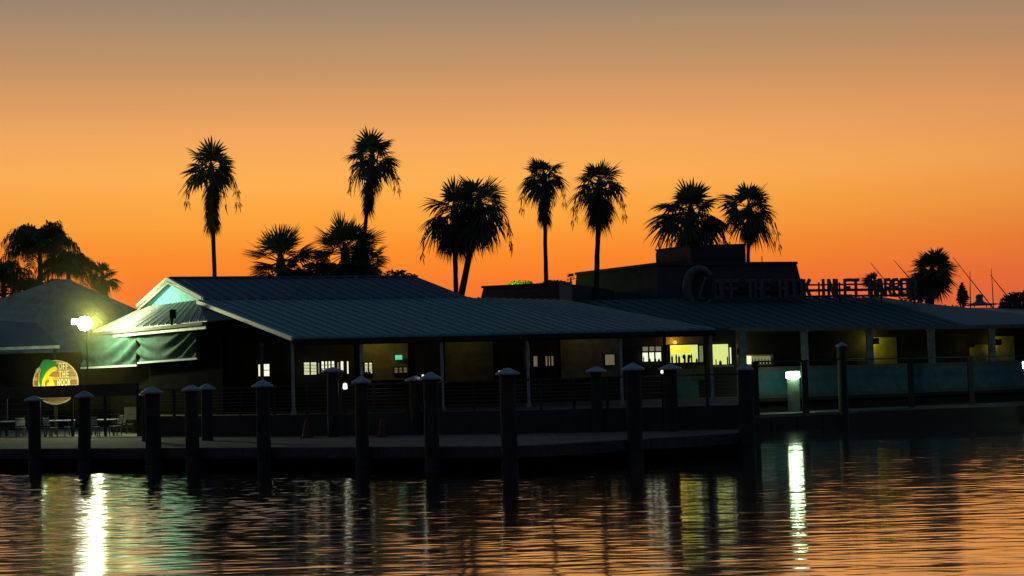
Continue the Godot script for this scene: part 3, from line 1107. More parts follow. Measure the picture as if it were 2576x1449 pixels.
# ---------------------------------------------------------------- left side: pavilion, lean-to, sign, banners
func build_left_side() -> void:
	var pv := thing("pavilion", "large grey tent shaped hip roofed pavilion behind the floodlight at far left", "pavilion")
	var apex0 := at(148, 705, 105)
	var apex1 := at(176, 705, 106)
	var c := [at(-420, 884, 94), at(520, 862, 98), at(600, 868, 118), at(-420, 884, 114)]
	for i in c.size():
		c[i].y = 5.3
	var roof := Node3D.new()
	roof.name = "roof"
	pv.add_child(roof)
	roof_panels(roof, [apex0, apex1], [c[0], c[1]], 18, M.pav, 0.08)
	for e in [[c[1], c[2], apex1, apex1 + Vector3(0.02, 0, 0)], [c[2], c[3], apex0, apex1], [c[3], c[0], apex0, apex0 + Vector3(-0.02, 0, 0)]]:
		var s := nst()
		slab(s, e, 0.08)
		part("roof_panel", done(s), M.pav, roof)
	var st := nst()
	wall(st, at(-420, 900, 95.5), at(560, 900, 99.5), 0.7, 5.2, 0.2)
	part("front_wall", done(st), M.wall_dark, pv)
	# lean-to with a white eave
	var ln := thing("lean_to", "low dark lean-to roof with a white eave board at the left edge", "building")
	st = nst()
	slab(st, [at(-120, 876, 86), at(148, 868, 87), at(92, 812, 93), at(-120, 800, 92)], 0.1)
	part("roof_sheet", done(st), M.roof_dark, ln)
	st = nst()
	bar(st, at(-120, 882, 85.9), at(150, 872, 86.9), 0.06, 0.16)
	part("eave_board", done(st), M.white, ln)
	for x in [-60.0, 138.0]:
		var p := at(x, 874, 87.2)
		st = nst()
		box(st, Vector3(p.x, (p.y + 0.79) / 2, p.z), Vector3(0.14, p.y - 0.79, 0.14))
		part("post", done(st), M.wall_dark, ln)
	# round sign
	var sc := at(140, 962, 82.0)
	var r := 1.08
	var sg := thing("round_sign", "round lit sign with a leaping green fish, OFF THE HOOK lettering and plank background", "sign", sc, deg_to_rad(8.0))
	st = nst()
	var rim := []
	var rr := []
	for i in 37:
		rim.append(Vector3(cos(TAU * i / 36) * r, sin(TAU * i / 36) * r, 0))
		rr.append(0.035)
	tube(st, rim, rr, 6, false)
	part("rim", done(st), mat(0.6, 0.5, 0.3), sg)
	var tones := [Vector3(0.42, 0.27, 0.12), Vector3(0.28, 0.15, 0.06), Vector3(0.5, 0.33, 0.15), Vector3(0.34, 0.19, 0.07)]
	var nb := 11
	for i in nb:
		var y0 := -r + 2.0 * r * i / nb + 0.008
		var y1 := -r + 2.0 * r * (i + 1) / nb - 0.008
		var w0 := sqrt(maxf(r * r - y0 * y0, 0.0))
		var w1 := sqrt(maxf(r * r - y1 * y1, 0.0))
		st = nst()
		extrude(st, PackedVector2Array([Vector2(-w0, y0), Vector2(w0, y0), Vector2(w1, y1), Vector2(-w1, y1)]) if w1 > 0.02 and w0 > 0.02 else (PackedVector2Array([Vector2(-w0, y0), Vector2(w0, y0), Vector2(0, y1)]) if w0 > w1 else PackedVector2Array([Vector2(0, y0), Vector2(w1, y1), Vector2(-w1, y1)])), -0.03, 0.0)
		var tn: Vector3 = tones[i % 4]
		part("plank", done(st), mat(tn.x, tn.y, tn.z, 0.8), sg)
	# leaping fish: green back that breaks the rim, yellow belly
	var fb := [[-0.7, 0.75], [-0.6, 0.95], [-0.48, 1.06], [-0.29, 1.06], [-0.03, 0.96], [0.06, 0.86], [0.0, 0.75], [-0.23, 0.65], [-0.38, 0.5], [-0.48, 0.34], [-0.56, 0.19], [-0.6, 0.02], [-0.62, -0.4], [-0.72, -0.55], [-0.67, -0.2], [-0.7, 0.0], [-0.7, 0.19], [-0.66, 0.38], [-0.61, 0.57]]
	var fy := [[0.0, 0.75], [0.1, 0.64], [0.03, 0.55], [-0.16, 0.45], [-0.29, 0.32], [-0.39, 0.19], [-0.46, 0.06], [-0.5, -0.17], [-0.54, -0.45], [-0.62, -0.4], [-0.6, 0.02], [-0.56, 0.19], [-0.48, 0.34], [-0.38, 0.5], [-0.23, 0.65]]
	var pel := [[-0.35, 0.29], [-0.09, 0.28], [-0.13, 0.18], [-0.03, -0.17], [0.02, -0.4], [-0.42, -0.4], [-0.38, -0.05], [-0.28, 0.05]]
	for w in [["fish_back", fb, mat(0.01, 0.26, 0.09, 0.5), 0.09], ["fish_belly", fy, mat(0.75, 0.7, 0.02, 0.5), 0.075], ["painted_shape", pel, mat(0.8, 0.55, 0.08, 0.6), 0.05]]:
		var pv2 := PackedVector2Array()
		for q in w[1]:
			pv2.append(Vector2(q[0], q[1]) * r)
		st = nst()
		extrude(st, pv2, 0.003, w[3])
		part(w[0], done(st), w[2], sg)
	# little palm on the left
	st = nst()
	extrude(st, PackedVector2Array([Vector2(-0.86, -0.4), Vector2(-0.75, -0.4), Vector2(-0.75, 0.52), Vector2(-0.8, 0.52)]), 0.003, 0.05)
	for k in 7:
		var an := deg_to_rad(-30.0 + k * 40.0)
		var e := Vector2(cos(an), sin(an)) * 0.19
		var nn := Vector2(-e.y, e.x) * 0.28
		var o := Vector2(-0.79, 0.6)
		extrude(st, PackedVector2Array([o - nn, o + e, o + nn]), 0.003, 0.045)
	part("painted_palm", done(st), mat(0.75, 0.75, 0.5, 0.6), sg)
	var font := SystemFont.new()
	font.font_names = PackedStringArray(["Droid Sans"])
	font.font_weight = 800
	for w in [["OFF", 0.35, 0.74, 0.42], ["THE", 0.37, 0.37, 0.44], ["HOOK", 0.38, -0.01, 0.6]]:
		var tm := TextMesh.new()
		tm.text = w[0]
		tm.font = font
		tm.font_size = 64
		tm.pixel_size = 0.5 / 64.0
		tm.depth = 0.05
		tm.curve_step = 4.0
		var bx := tm.get_aabb()
		var sx: float = w[3] * r / bx.size.x
		var sy := 0.32 * r / bx.size.y
		part("lettering", tm, mat(0.85, 0.8, 0.5, 0.6), sg, Transform3D(Basis.IDENTITY.scaled(Vector3(sx, sy, 1)), Vector3(w[1] * r - bx.get_center().x * sx, w[2] * r - bx.get_center().y * sy, 0.03)))
	st = nst()
	box(st, Vector3(0, -1.6, -0.1), Vector3(0.12, 2.0, 0.1))
	part("post", done(st), M.black, sg)
	# lamp that lights the sign from below, behind the rail
	var sl := thing("sign_lamp", "small lamp on the ground rail lighting the round sign from below", "lamp", sc + Vector3(-0.05, -0.5, 0.95))
	st = nst()
	box(st, Vector3(0, 0, 0), Vector3(0.5, 0.06, 0.08))
	part("tube", done(st), M.small_glow, sl)
	st = nst()
	box(st, Vector3(0, -0.06, -0.12), Vector3(1.3, 0.04, 0.6))
	part("shield_tray", done(st), M.black, sl)  # widened to block the lamp light from the bottom of the sign
	omni("sign_lamp_light", Vector3(0, 0.06, 0), Color(1, 0.9, 0.5), 2.2, 0.05, sl)
	# two draped tarps under the skirt eave
	tarp([at(205, 846, 84.0), at(346, 838, 80.2)], [at(205, 926, 84.0), at(346, 919, 80.2)], 0, "left of two draped green tarps hanging under the skirt roof, dimmer one by the lamp")
	tarp([at(348, 836, 80.1), at(498, 822, 75.0)], [at(348, 913, 80.1), at(498, 902, 75.0)], 1, "right of two draped green tarps under the skirt roof, bright curved folds")

func tarp(te: Array, be: Array, kind: int, label: String) -> void:
	var o := thing("tarp", label, "tarp", Vector3.ZERO, 0.0, "draped tarps under the skirt roof")
	var st := nst()
	st.set_smooth_group(1)
	var nx := 40
	var ny := 26
	var n: Vector3 = (te[1] - te[0]).cross(Vector3.UP).normalized()
	if n.z < 0:
		n = -n
	var g := []
	for j in ny + 1:
		var row := []
		for i in nx + 1:
			var u := float(i) / nx
			var v := float(j) / ny
			var p: Vector3 = (te[0] as Vector3).lerp(te[1], u).lerp((be[0] as Vector3).lerp(be[1], u), v)
			# swags: folds that hang from the upper corners in curves
			var cx := 0.35 if kind == 1 else 0.3
			var sag := pow(absf(u - cx) / (1.0 - cx), 1.8) * 0.95
			var ph := (v + sag) * (15.0 if kind == 1 else 12.0)
			var amp := 0.12 * smoothstep(0.0, 0.25, v) * (1.0 - smoothstep(0.82, 1.0, v)) * smoothstep(0.05, 0.5, absf(u - cx) + 0.15)
			p += n * (sin(ph) * amp + 0.1 * sin(PI * v) * sin(PI * u))
			row.append(p)
		g.append(row)
	for j in ny:
		for i in nx:
			quad(st, g[j][i], g[j][i + 1], g[j + 1][i + 1], g[j + 1][i])
	part("cloth", done(st), M.tarp, o)
	st = nst()
	bar(st, be[0] + n * 0.03, be[1] + n * 0.03, 0.06, 0.09)
	part("hem_bar", done(st), M.tarp_edge, o)
	st = nst()
	bar(st, te[1] + n * 0.04, be[1] + n * 0.04, 0.05, 0.05)
	part("side_rope", done(st), M.black, o)

# ---------------------------------------------------------------- the floodlight
func build_floodlight() -> void:
	var p := at(213, 814, 80.0)
	var fl := thing("floodlight", "blazing white twin floodlight on a thin pole left of the skirt roof", "floodlight", p)
	var st := nst()
	lathe(st, [Vector2(0, 0.36), Vector2(0.2, 0.32), Vector2(0.34, 0.12), Vector2(0.36, -0.06), Vector2(0.22, -0.3), Vector2(0, -0.36)], 16, Vector3.ZERO, true)
	var g := part("lens", done(st), M.flood, fl)
	g.set_meta("label", "round white glowing lamp head")
	st = nst()
	box(st, Vector3(-0.44, 0.1, 0.02), Vector3(0.34, 0.26, 0.2))
	part("lens", done(st), M.flood, fl)
	st = nst()
	lathe(st, [Vector2(0.035, 0.3), Vector2(0.05, -(p.y - 0.8)), Vector2(0.12, -(p.y - 0.8)), Vector2(0.12, -(p.y - 0.79))], 10, Vector3(0, 0, -0.4))
	box(st, Vector3(-0.1, 0.05, -0.3), Vector3(0.5, 0.06, 0.2))
	part("pole", done(st), M.matt_dark, fl)
	# its light, just in front of the glowing faces
	omni("floodlight_light", Vector3(0.42, 0.06, 0.1), Color(0.95, 1.0, 0.74), 38.0, 0.22, fl)
	# added fog balls that make the glowing halo round the lamp
	for k in [[9.0, 0.0022], [6.4, 0.0022], [4.5, 0.003], [3.2, 0.004], [2.2, 0.006]]:
		var fog := FogVolume.new()
		fog.name = numbered("halo_fog")
		fog.shape = RenderingServer.FOG_VOLUME_SHAPE_ELLIPSOID
		fog.size = Vector3(k[0], k[0], k[0])
		var fm := FogMaterial.new()
		fm.density = k[1]
		fm.albedo = Color(0.98, 0.95, 0.6)
		fog.material = fm
		add_child(fog)
		fog.position = p
		fog.set_meta("kind", "stuff")
		fog.set_meta("label", "faint added fog that makes the halo round the floodlight")
		fog.set_meta("group", "added halo fog round the floodlight")

# ---------------------------------------------------------------- railings
func build_railings() -> void:
	# cable rail along the terrace and the patio
	var groups := [[-70.0, 345.0, 0.8, "timber rail with posts and cables before the patio at left"], [352.0, 1868.0, 1.7, "long cable rail along the edge of the raised terrace"]]
	for g in groups:
		var o := thing("cable_railing", g[3], "railing")
		var n := int((g[1] - g[0]) / 88.0) + 1
		var pts := []
		for i in n + 1:
			var p := terr(lerpf(g[0], g[1], float(i) / n))
			pts.append(Vector3(p.x, g[2], p.z - 0.25))
		for p in pts:
			var st := nst()
			box(st, p + Vector3(0, (2.86 - g[2]) / 2, 0), Vector3(0.11, 2.86 - g[2], 0.11))
			part("post", done(st), M.rail, o)
		for i in n:
			var st := nst()
			var a := Vector3(pts[i].x, 2.94, pts[i].z)
			var b := Vector3(pts[i + 1].x, 2.94, pts[i + 1].z)
			if g[2] < 1.0:
				bar(st, a, b, 0.16, 0.56)
			else:
				bar(st, a - Vector3(0, 0.06, 0), b - Vector3(0, 0.06, 0), 0.15, 0.07)
			part("top_rail", done(st), M.rail, o)
			var k := 7
			for j in k:
				var y := lerpf(g[2] + 0.12, 2.68, float(j) / (k - 1))
				st = nst()
				bar(st, Vector3(a.x, y, a.z), Vector3(b.x, y, b.z), 0.014, 0.014)
				part("cable", done(st), M.cable, o)
	# dark rail and posts in front of the right building
	var o2 := thing("walkway_railing", "dark rail on posts along the walkway before the teal half wall", "railing")
	var q := []
	for x in [1900.0, 2024.0, 2291.0, 2442.0, 2600.0]:
		var d := lerpf(82.0, 95.0, (x - 1880.0) / 740.0)
		q.append(at(x, 950, d) * Vector3(1, 0, 1) + Vector3(0, 0.8, 0))
	for i in q.size():
		var st := nst()
		box(st, q[i] + Vector3(0, 1.33, 0), Vector3(0.3, 2.66, 0.22))
		part("post", done(st), M.rail, o2)
		if i < q.size() - 1:
			st = nst()
			bar(st, q[i] + Vector3(0, 2.66, 0), q[i + 1] + Vector3(0, 2.66, 0), 0.12, 0.07)
			part("top_rail", done(st), M.rail, o2)

# ---------------------------------------------------------------- piles with caps
func make_pile(label: String, p: Vector3, top_y: float, r: float, cap_r: float) -> void:
	var o := thing("dock_pile", label, "pile", Vector3(p.x, -1.0, p.z), rng.randf() * TAU, "capped dock piles")
	o.rotation.x = rng.randf_range(-0.012, 0.012)
	o.rotation.z = rng.randf_range(-0.012, 0.012)
	var st := nst()
	var h := top_y + 1.0 - 0.2
	var prof := []
	var rads := []
	for i in 9:
		var t := i / 8.0
		prof.append(Vector3(rng.randf_range(-0.012, 0.012), t * h, rng.randf_range(-0.012, 0.012)))
		rads.append(r * lerpf(1.06, 0.96, t))
	tube(st, prof, rads, 14)
	part("shaft", done(st), M.pile, o)
	st = nst()
	var th := rng.randf_range(1.22, 1.4)
	lathe(st, [Vector2(r * 1.0, th), Vector2(r * 1.09, th - 0.05), Vector2(r * 1.12, 0.95), Vector2(r * 1.1, 0.7)], 14)
	part("barnacle_band", done(st), M.rail, o)
	st = nst()
	var y := h
	var tall := rng.randf_range(0.8, 1.15)
	lathe(st, [Vector2(0, y + 0.2 * tall), Vector2(cap_r * 0.2, y + 0.185 * tall), Vector2(cap_r * 0.98, y + 0.03), Vector2(cap_r, y), Vector2(cap_r * 0.98, y - 0.03), Vector2(r * 0.9, y - 0.03)], 18)
	part("cap", done(st), M.cap, o)

func build_piles_and_dock_lights() -> void:
	var rows := [
		[95.0, 993.0, 0.23, 0.36, "capped pile at the dock edge, first from the left, below the round sign"],
		[218.0, 984.0, 0.23, 0.36, "capped pile at the dock edge, second from the left"],
		[392.0, 974.0, 0.28, 0.42, "thick capped pile at the dock edge below the right tarp"],
		[490.0, 967.0, 0.24, 0.36, "left pile of the close pair left of the porch corner"],
		[668.0, 957.0, 0.24, 0.37, "capped pile at the dock edge just left of the white porch corner post"],
		[913.0, 947.0, 0.22, 0.34, "capped pile at the dock edge below the olive lit wall"],
		[1088.0, 937.0, 0.24, 0.36, "right pile of the close pair with a light dot between them"],
		[1281.0, 925.0, 0.26, 0.4, "capped pile at the bend of the dock edge, in the middle of the picture"],
		[1595.0, 914.0, 0.25, 0.39, "capped pile at the dock edge under the three paned window"],
	]
	for r in rows:
		var p := front(r[0]) + Vector3(0, 0, 0.36)
		make_pile(r[4], p, at(r[0], r[1], -p.z).y, r[2], r[3])
	# tall corner pile without a bright cap
	var cp := front(1868.0) + Vector3(0.1, 0, 0.35)
	make_pile("thick dark pile at the right end corner of the dock", cp, at(1868, 915, -cp.z).y, 0.27, 0.3)
	# row further back
	for r in [
		[370.0, 982.0, 67.5, 0.22, 0.34, "capped pile behind the thick pile below the right tarp"],
		[520.0, 966.0, 66.5, 0.23, 0.36, "right pile of the close pair left of the porch corner"],
		[836.0, 922.0, 66.4, 0.24, 0.46, "tall back row pile whose cap hides part of the lit shelves"],
		[1046.0, 944.0, 66.2, 0.22, 0.4, "left pile of the close pair with a light dot between them"],
		[1500.0, 921.0, 63.5, 0.22, 0.42, "back row pile left of the pile under the three paned window"],
		[1688.0, 915.0, 62.0, 0.26, 0.46, "back row pile under the yellow serving window"]]:
		var p := at(r[0], 1000, r[2])
		make_pile(r[5], p, at(r[0], r[1], r[2]).y, r[3], r[4])
	var rp := at(2121, 1000, 86.0)
	make_pile("tall pale capped pile on the right hand sea wall", rp, at(2120, 860, 86.0).y, 0.25, 0.3)
	# lit power pedestal on the right walkway
	var pp := onh(1998, 1036, 0.8)
	var pd := thing("power_pedestal", "white dock power pedestal with bright light on the right walkway", "pedestal", pp, deg_to_rad(-8.0), "lit dock pedestals")
	var px := -pp.z / F
	var st := nst()
	bev_box(st, Vector3(0, 0.87, 0), Vector3(0.62, 1.74, 0.4), 0.04)
	part("body", done(st), M.column, pd)
	st = nst()
	box(st, Vector3(0, 1.93, 0.02), Vector3(0.7, 0.3, 0.42))
	part("lens", done(st), M.dock_glow, pd)
	st = nst()
	bev_box(st, Vector3(0, 2.14, 0), Vector3(0.8, 0.1, 0.52), 0.04)
	part("cap", done(st), M.column, pd)
	omni("pedestal_light", Vector3(0, 1.93, 0.34), Color(0.8, 1.0, 0.7), 1.6, 0.12, pd)
	var p2 := at(2590, 950, 90.0) * Vector3(1, 0, 1) + Vector3(0, 0.8, 0)
	var far := copy_of(pd, "dock power pedestal with light half cut by the right edge", p2, deg_to_rad(-8.0))
	far.scale = Vector3(0.9, 1.1, 0.9)
	# small lit bollards on the dock
	var first: Node3D = null
	for s in [[1064.0, 947.0, 66.0, "tiny white bollard light between the close pair of piles"], [1257.0, 938.0, 61.0, "tiny white bollard light left of the middle pile"], [1597.0 + 68.0, 935.0, 62.5, "tiny white bollard light left of the pile under the yellow window"], [868.0, 972.0, 66.8, "low bollard light with yellow glow below the tall back row pile"]]:
		var q := at(s[0], s[1], s[2])
		var fh: float = q.y - 0.8
		var o := thing("bollard_light", s[3], "light", Vector3(q.x, 0.8, q.z), 0.0, "small bollard lights on the dock")
		st = nst()
		box(st, Vector3(0, fh / 2 - 0.06, 0), Vector3(0.07, fh - 0.12, 0.07))
		part("stem", done(st), M.black, o)
		st = nst()
		var big := 1.0 if s[0] != 868.0 else 1.8
		lathe(st, [Vector2(0, 0.08 * big), Vector2(0.045 * big, 0.06 * big), Vector2(0.055 * big, -0.05 * big), Vector2(0, -0.08 * big)], 9, Vector3(0, fh, 0), true)
		part("lens", done(st), M.small_glow, o)
		omni("bollard_glow", Vector3(0, fh, 0), Color(1, 1, 0.75), 0.05, 0.04, o)
	# two traffic cones lying about on the deck
	st = nst()
	for s in [[772.0, 1101.0, "dim red traffic cone on the dock left of the middle, nearer the porch corner post"], [962.0, 1098.0, "dim red traffic cone on the dock right of the other cone"]]:
		var q := onh(s[0], s[1], 0.81)
		var o := thing("traffic_cone", s[2], "traffic cone", q, 0.0, "traffic cones on the dock")
		st = nst()
		lathe(st, [Vector2(0.04, 0.75), Vector2(0.2, 0.05)], 14, Vector3.ZERO, true)
		part("cone", done(st), M.cone, o)
		st = nst()
		lathe(st, [Vector2(0.088, 0.55), Vector2(0.128, 0.38)], 14, Vector3.ZERO, true)
		part("band", done(st), mat(0.06, 0.05, 0.045), o)
		st = nst()
		bev_box(st, Vector3(0, 0.025, 0), Vector3(0.46, 0.05, 0.46), 0.015)
		part("foot", done(st), M.cone, o)

# ---------------------------------------------------------------- patio furniture
func make_table(label: String, p: Vector3, w: float) -> void:
	var o := thing("patio_table", label, "table", p, 0.0, "tables on the patio")
	var st := nst()
	bev_box(st, Vector3(0, 0.74, 0), Vector3(w, 0.05, 0.8), 0.01)
	part("tabletop", done(st), M.white, o)
	for sx in [-1.0, 1.0]:
		for sz in [-1.0, 1.0]:
			st = nst()
			bar(st, Vector3(sx * (w / 2 - 0.08), 0, sz * 0.34), Vector3(sx * (w / 2 - 0.14), 0.72, sz * 0.3), 0.05, 0.05)
			part("leg", done(st), M.grey_trim, o)

func build_patio() -> void:
	make_table("white topped patio table at far left behind the first pile", at(24, 1050, 82) * Vector3(1, 0, 1) + Vector3(0, 0.79, 0), 1.3)
	make_table("white topped patio table between the first two dock piles", at(150, 1050, 80) * Vector3(1, 0, 1) + Vector3(0, 0.79, 0), 1.3)
	make_table("white topped patio table right of the second dock pile", at(262, 1050, 79) * Vector3(1, 0, 1) + Vector3(0, 0.79, 0), 1.2)
	# slatted chairs: the first is built, the others are copies
	var c := thing("patio_chair", "pale slatted patio chair at the left end of the patio", "chair", at(52, 1050, 80.5) * Vector3(1, 0, 1) + Vector3(0, 0.79, 0), 0.4, "slatted patio chairs")
	var st := nst()
	for i in 5:
		st = nst()
		box(st, Vector3(0, 0.45, -0.18 + i * 0.09), Vector3(0.46, 0.025, 0.075))
		part("seat_slat", done(st), M.trim, c)
	for i in 4:
		st = nst()
		box(st, Vector3(0, 0.58 + i * 0.1, -0.24 - i * 0.02), Vector3(0.44, 0.07, 0.02))
		part("back_slat", done(st), M.trim, c)
	for sx in [-0.21, 0.21]:
		st = nst()
		bar(st, Vector3(sx, 0, 0.2), Vector3(sx, 0.44, 0.2), 0.04, 0.04)
		part("leg", done(st), M.grey_trim, c)
		st = nst()
		bar(st, Vector3(sx, 0, -0.2), Vector3(sx, 0.98, -0.32), 0.04, 0.04)
		part("leg", done(st), M.grey_trim, c)
	for k in [[128.0, 78.5, 1.2, "pale slatted chair left of the table between the first two piles"], [174.0, 78.6, -1.3, "pale slatted chair right of the table between the first two piles"], [236.0, 77.5, 0.5, "pale slatted chair left of the table beyond the second pile"], [290.0, 77.8, -0.8, "pale slatted chair right of the table beyond the second pile"], [320.0, 81.0, 2.6, "pale slatted chair by the menu board near the terrace corner"]]:
		copy_of(c, k[3], at(k[0], 1050, k[1]) * Vector3(1, 0, 1) + Vector3(0, 0.79, 0), k[2])
	# menu board
	var mb := at(328, 1040, 80.0)
	var o := thing("menu_board", "tan upright menu board on the patio by the terrace corner", "board", Vector3(mb.x, 0.79, mb.z))
	st = nst()
	box(st, Vector3(0, mb.y - 0.79, 0), Vector3(0.56, 0.62, 0.05))
	part("panel", done(st), mat(0.45, 0.38, 0.2), o)
	for sx in [-0.22, 0.22]:
		st = nst()
		box(st, Vector3(sx, (mb.y - 1.1) / 2, 0.0), Vector3(0.05, mb.y - 1.1, 0.04))
		part("leg", done(st), M.black, o)
	# patio lamps under the lean-to
	for k in [[210.0, 1000.0, 81.0, "small lamp hanging over the patio right of the second pile"], [110.0, 1000.0, 85.0, "small lamp hanging over the patio behind the first pile"]]:
		var p := at(k[0], k[1], k[2])
		var l := thing("patio_lamp", k[3], "lamp", p, 0.0, "patio lamps")
		st = nst()
		lathe(st, [Vector2(0, 0.06), Vector2(0.07, 0.03), Vector2(0.08, -0.03), Vector2(0, -0.06)], 10, Vector3.ZERO, true)
		part("globe", done(st), M.small_glow, l)
		st = nst()
		box(st, Vector3(0, 1.2, 0), Vector3(0.015, 2.3, 0.015))
		part("cord", done(st), M.black, l)
		omni("patio_lamp_light", Vector3.ZERO, Color(0.95, 1, 0.8), 0.8, 0.06, l)

# ---------------------------------------------------------------- palms
func fan_leaf(kind: String, el: float, seed_: int) -> ArrayMesh:
	var key := "%s%d_%d" % [kind, int(el), seed_]
	if leaf_cache.has(key):
		return leaf_cache[key]
	var g := RandomNumberGenerator.new()
	g.seed = hash(key)
	var st := nst()
	var e := Vector3(0, sin(deg_to_rad(el)), cos(deg_to_rad(el)))
	var pet := 0.44
	var blade := 0.64
	var sag := 0.1 if el > 10 else 0.06
	var droop := 0.16
	var half := 105.0
	var fold := 0.1
	var nseg := 17
	match kind:
		"dead":
			pet = 0.32; blade = 0.66; half = 62.0; droop = 0.3; sag = 0.02; nseg = 13; fold = 0.25
		"stiff":
			droop = 0.03; sag = 0.04; pet = 0.42; half = 80.0; blade = 0.6
		"sabal":
			droop = 0.1; blade = 0.6; half = 120.0; pet = 0.44; nseg = 21
		_:
			droop = lerpf(0.42, 0.06, clampf((el + 40.0) / 110.0, 0.0, 1.0))
	# petiole
	var pts := []
	var rad := []
	for i in 4:
		var s := i / 3.0
		pts.append(e * pet * s - Vector3(0, sag * s * s, 0))
		rad.append(lerpf(0.016, 0.009, s))
	tube(st, pts, rad, 3, false)
	var hub: Vector3 = pts[3]
	var t: Vector3 = (pts[3] - pts[2]).normalized()
	var lat := Vector3.RIGHT
	var twist := deg_to_rad(g.randf_range(-35, 35))
	var nrm := t.cross(lat).normalized()
	lat = lat.rotated(t, twist)
	nrm = nrm.rotated(t, twist)
	var da := deg_to_rad(2.0 * half / nseg)
	for k in nseg:
		var a := deg_to_rad(-half) + da * (k + 0.5) + g.randf_range(-0.04, 0.04)
		var c := absf(a) / deg_to_rad(half)
		var ln := blade * (1.0 - 0.3 * c * c) * g.randf_range(0.86, 1.08)
		var dr := droop * g.randf_range(0.6, 1.5)
		var f := func(s: float, off: float) -> Vector3:
			var dd := t * cos(a) + lat * sin(a)
			var pp := t * -sin(a) + lat * cos(a)
			return hub + dd * (ln * s) + pp * off - nrm * (fold * c * c * ln * s) - Vector3(0, dr * pow(s, 2.4) * blade * 1.3, 0)
		var w1 := tan(da / 2.0) * ln * 0.5 * 1.05
		var w2 := w1 * 0.62
		var l1: Vector3 = f.call(0.5, -w1)
		var r1: Vector3 = f.call(0.5, w1)
		var l2: Vector3 = f.call(0.78, -w2)
		var r2: Vector3 = f.call(0.78, w2)
		var tip: Vector3 = f.call(1.0 + (0.12 if kind == "dead" else 0.0), 0.0)
		tri(st, hub, l1, r1)
		quad(st, l1, l2, r2, r1)
		tri(st, l2, tip, r2)
	var m := done(st)
	leaf_cache[key] = m
	return m

func seed_strand(seed_: int) -> ArrayMesh:
	var key := "strand%d" % seed_
	if leaf_cache.has(key):
		return leaf_cache[key]
	var g := RandomNumberGenerator.new()
	g.seed = seed_ * 31 + 5
	var st := nst()
	var pts := []
	var rad := []
	for i in 8:
		var s := i / 7.0
		pts.append(Vector3(g.randf_range(-0.02, 0.02), 0.28 * s - 1.25 * s * s * s, 0.95 * sin(s * 1.5)))
		rad.append(lerpf(0.014, 0.006, s))
	tube(st, pts, rad, 3, false)
	for i in range(3, 8):
		for k in 4:
			var a: Vector3 = pts[i] + Vector3(g.randf_range(-0.04, 0.04), 0, g.randf_range(-0.04, 0.04))
			var b := a + Vector3(g.randf_range(-0.1, 0.1), g.randf_range(-0.42, -0.15), g.randf_range(-0.06, 0.1))
			tube(st, [a, a.lerp(b, 0.6) + Vector3(0.015, 0, 0), b], [0.005, 0.017, 0.004], 3, false)
	var m := done(st)
	leaf_cache[key] = m
	return m

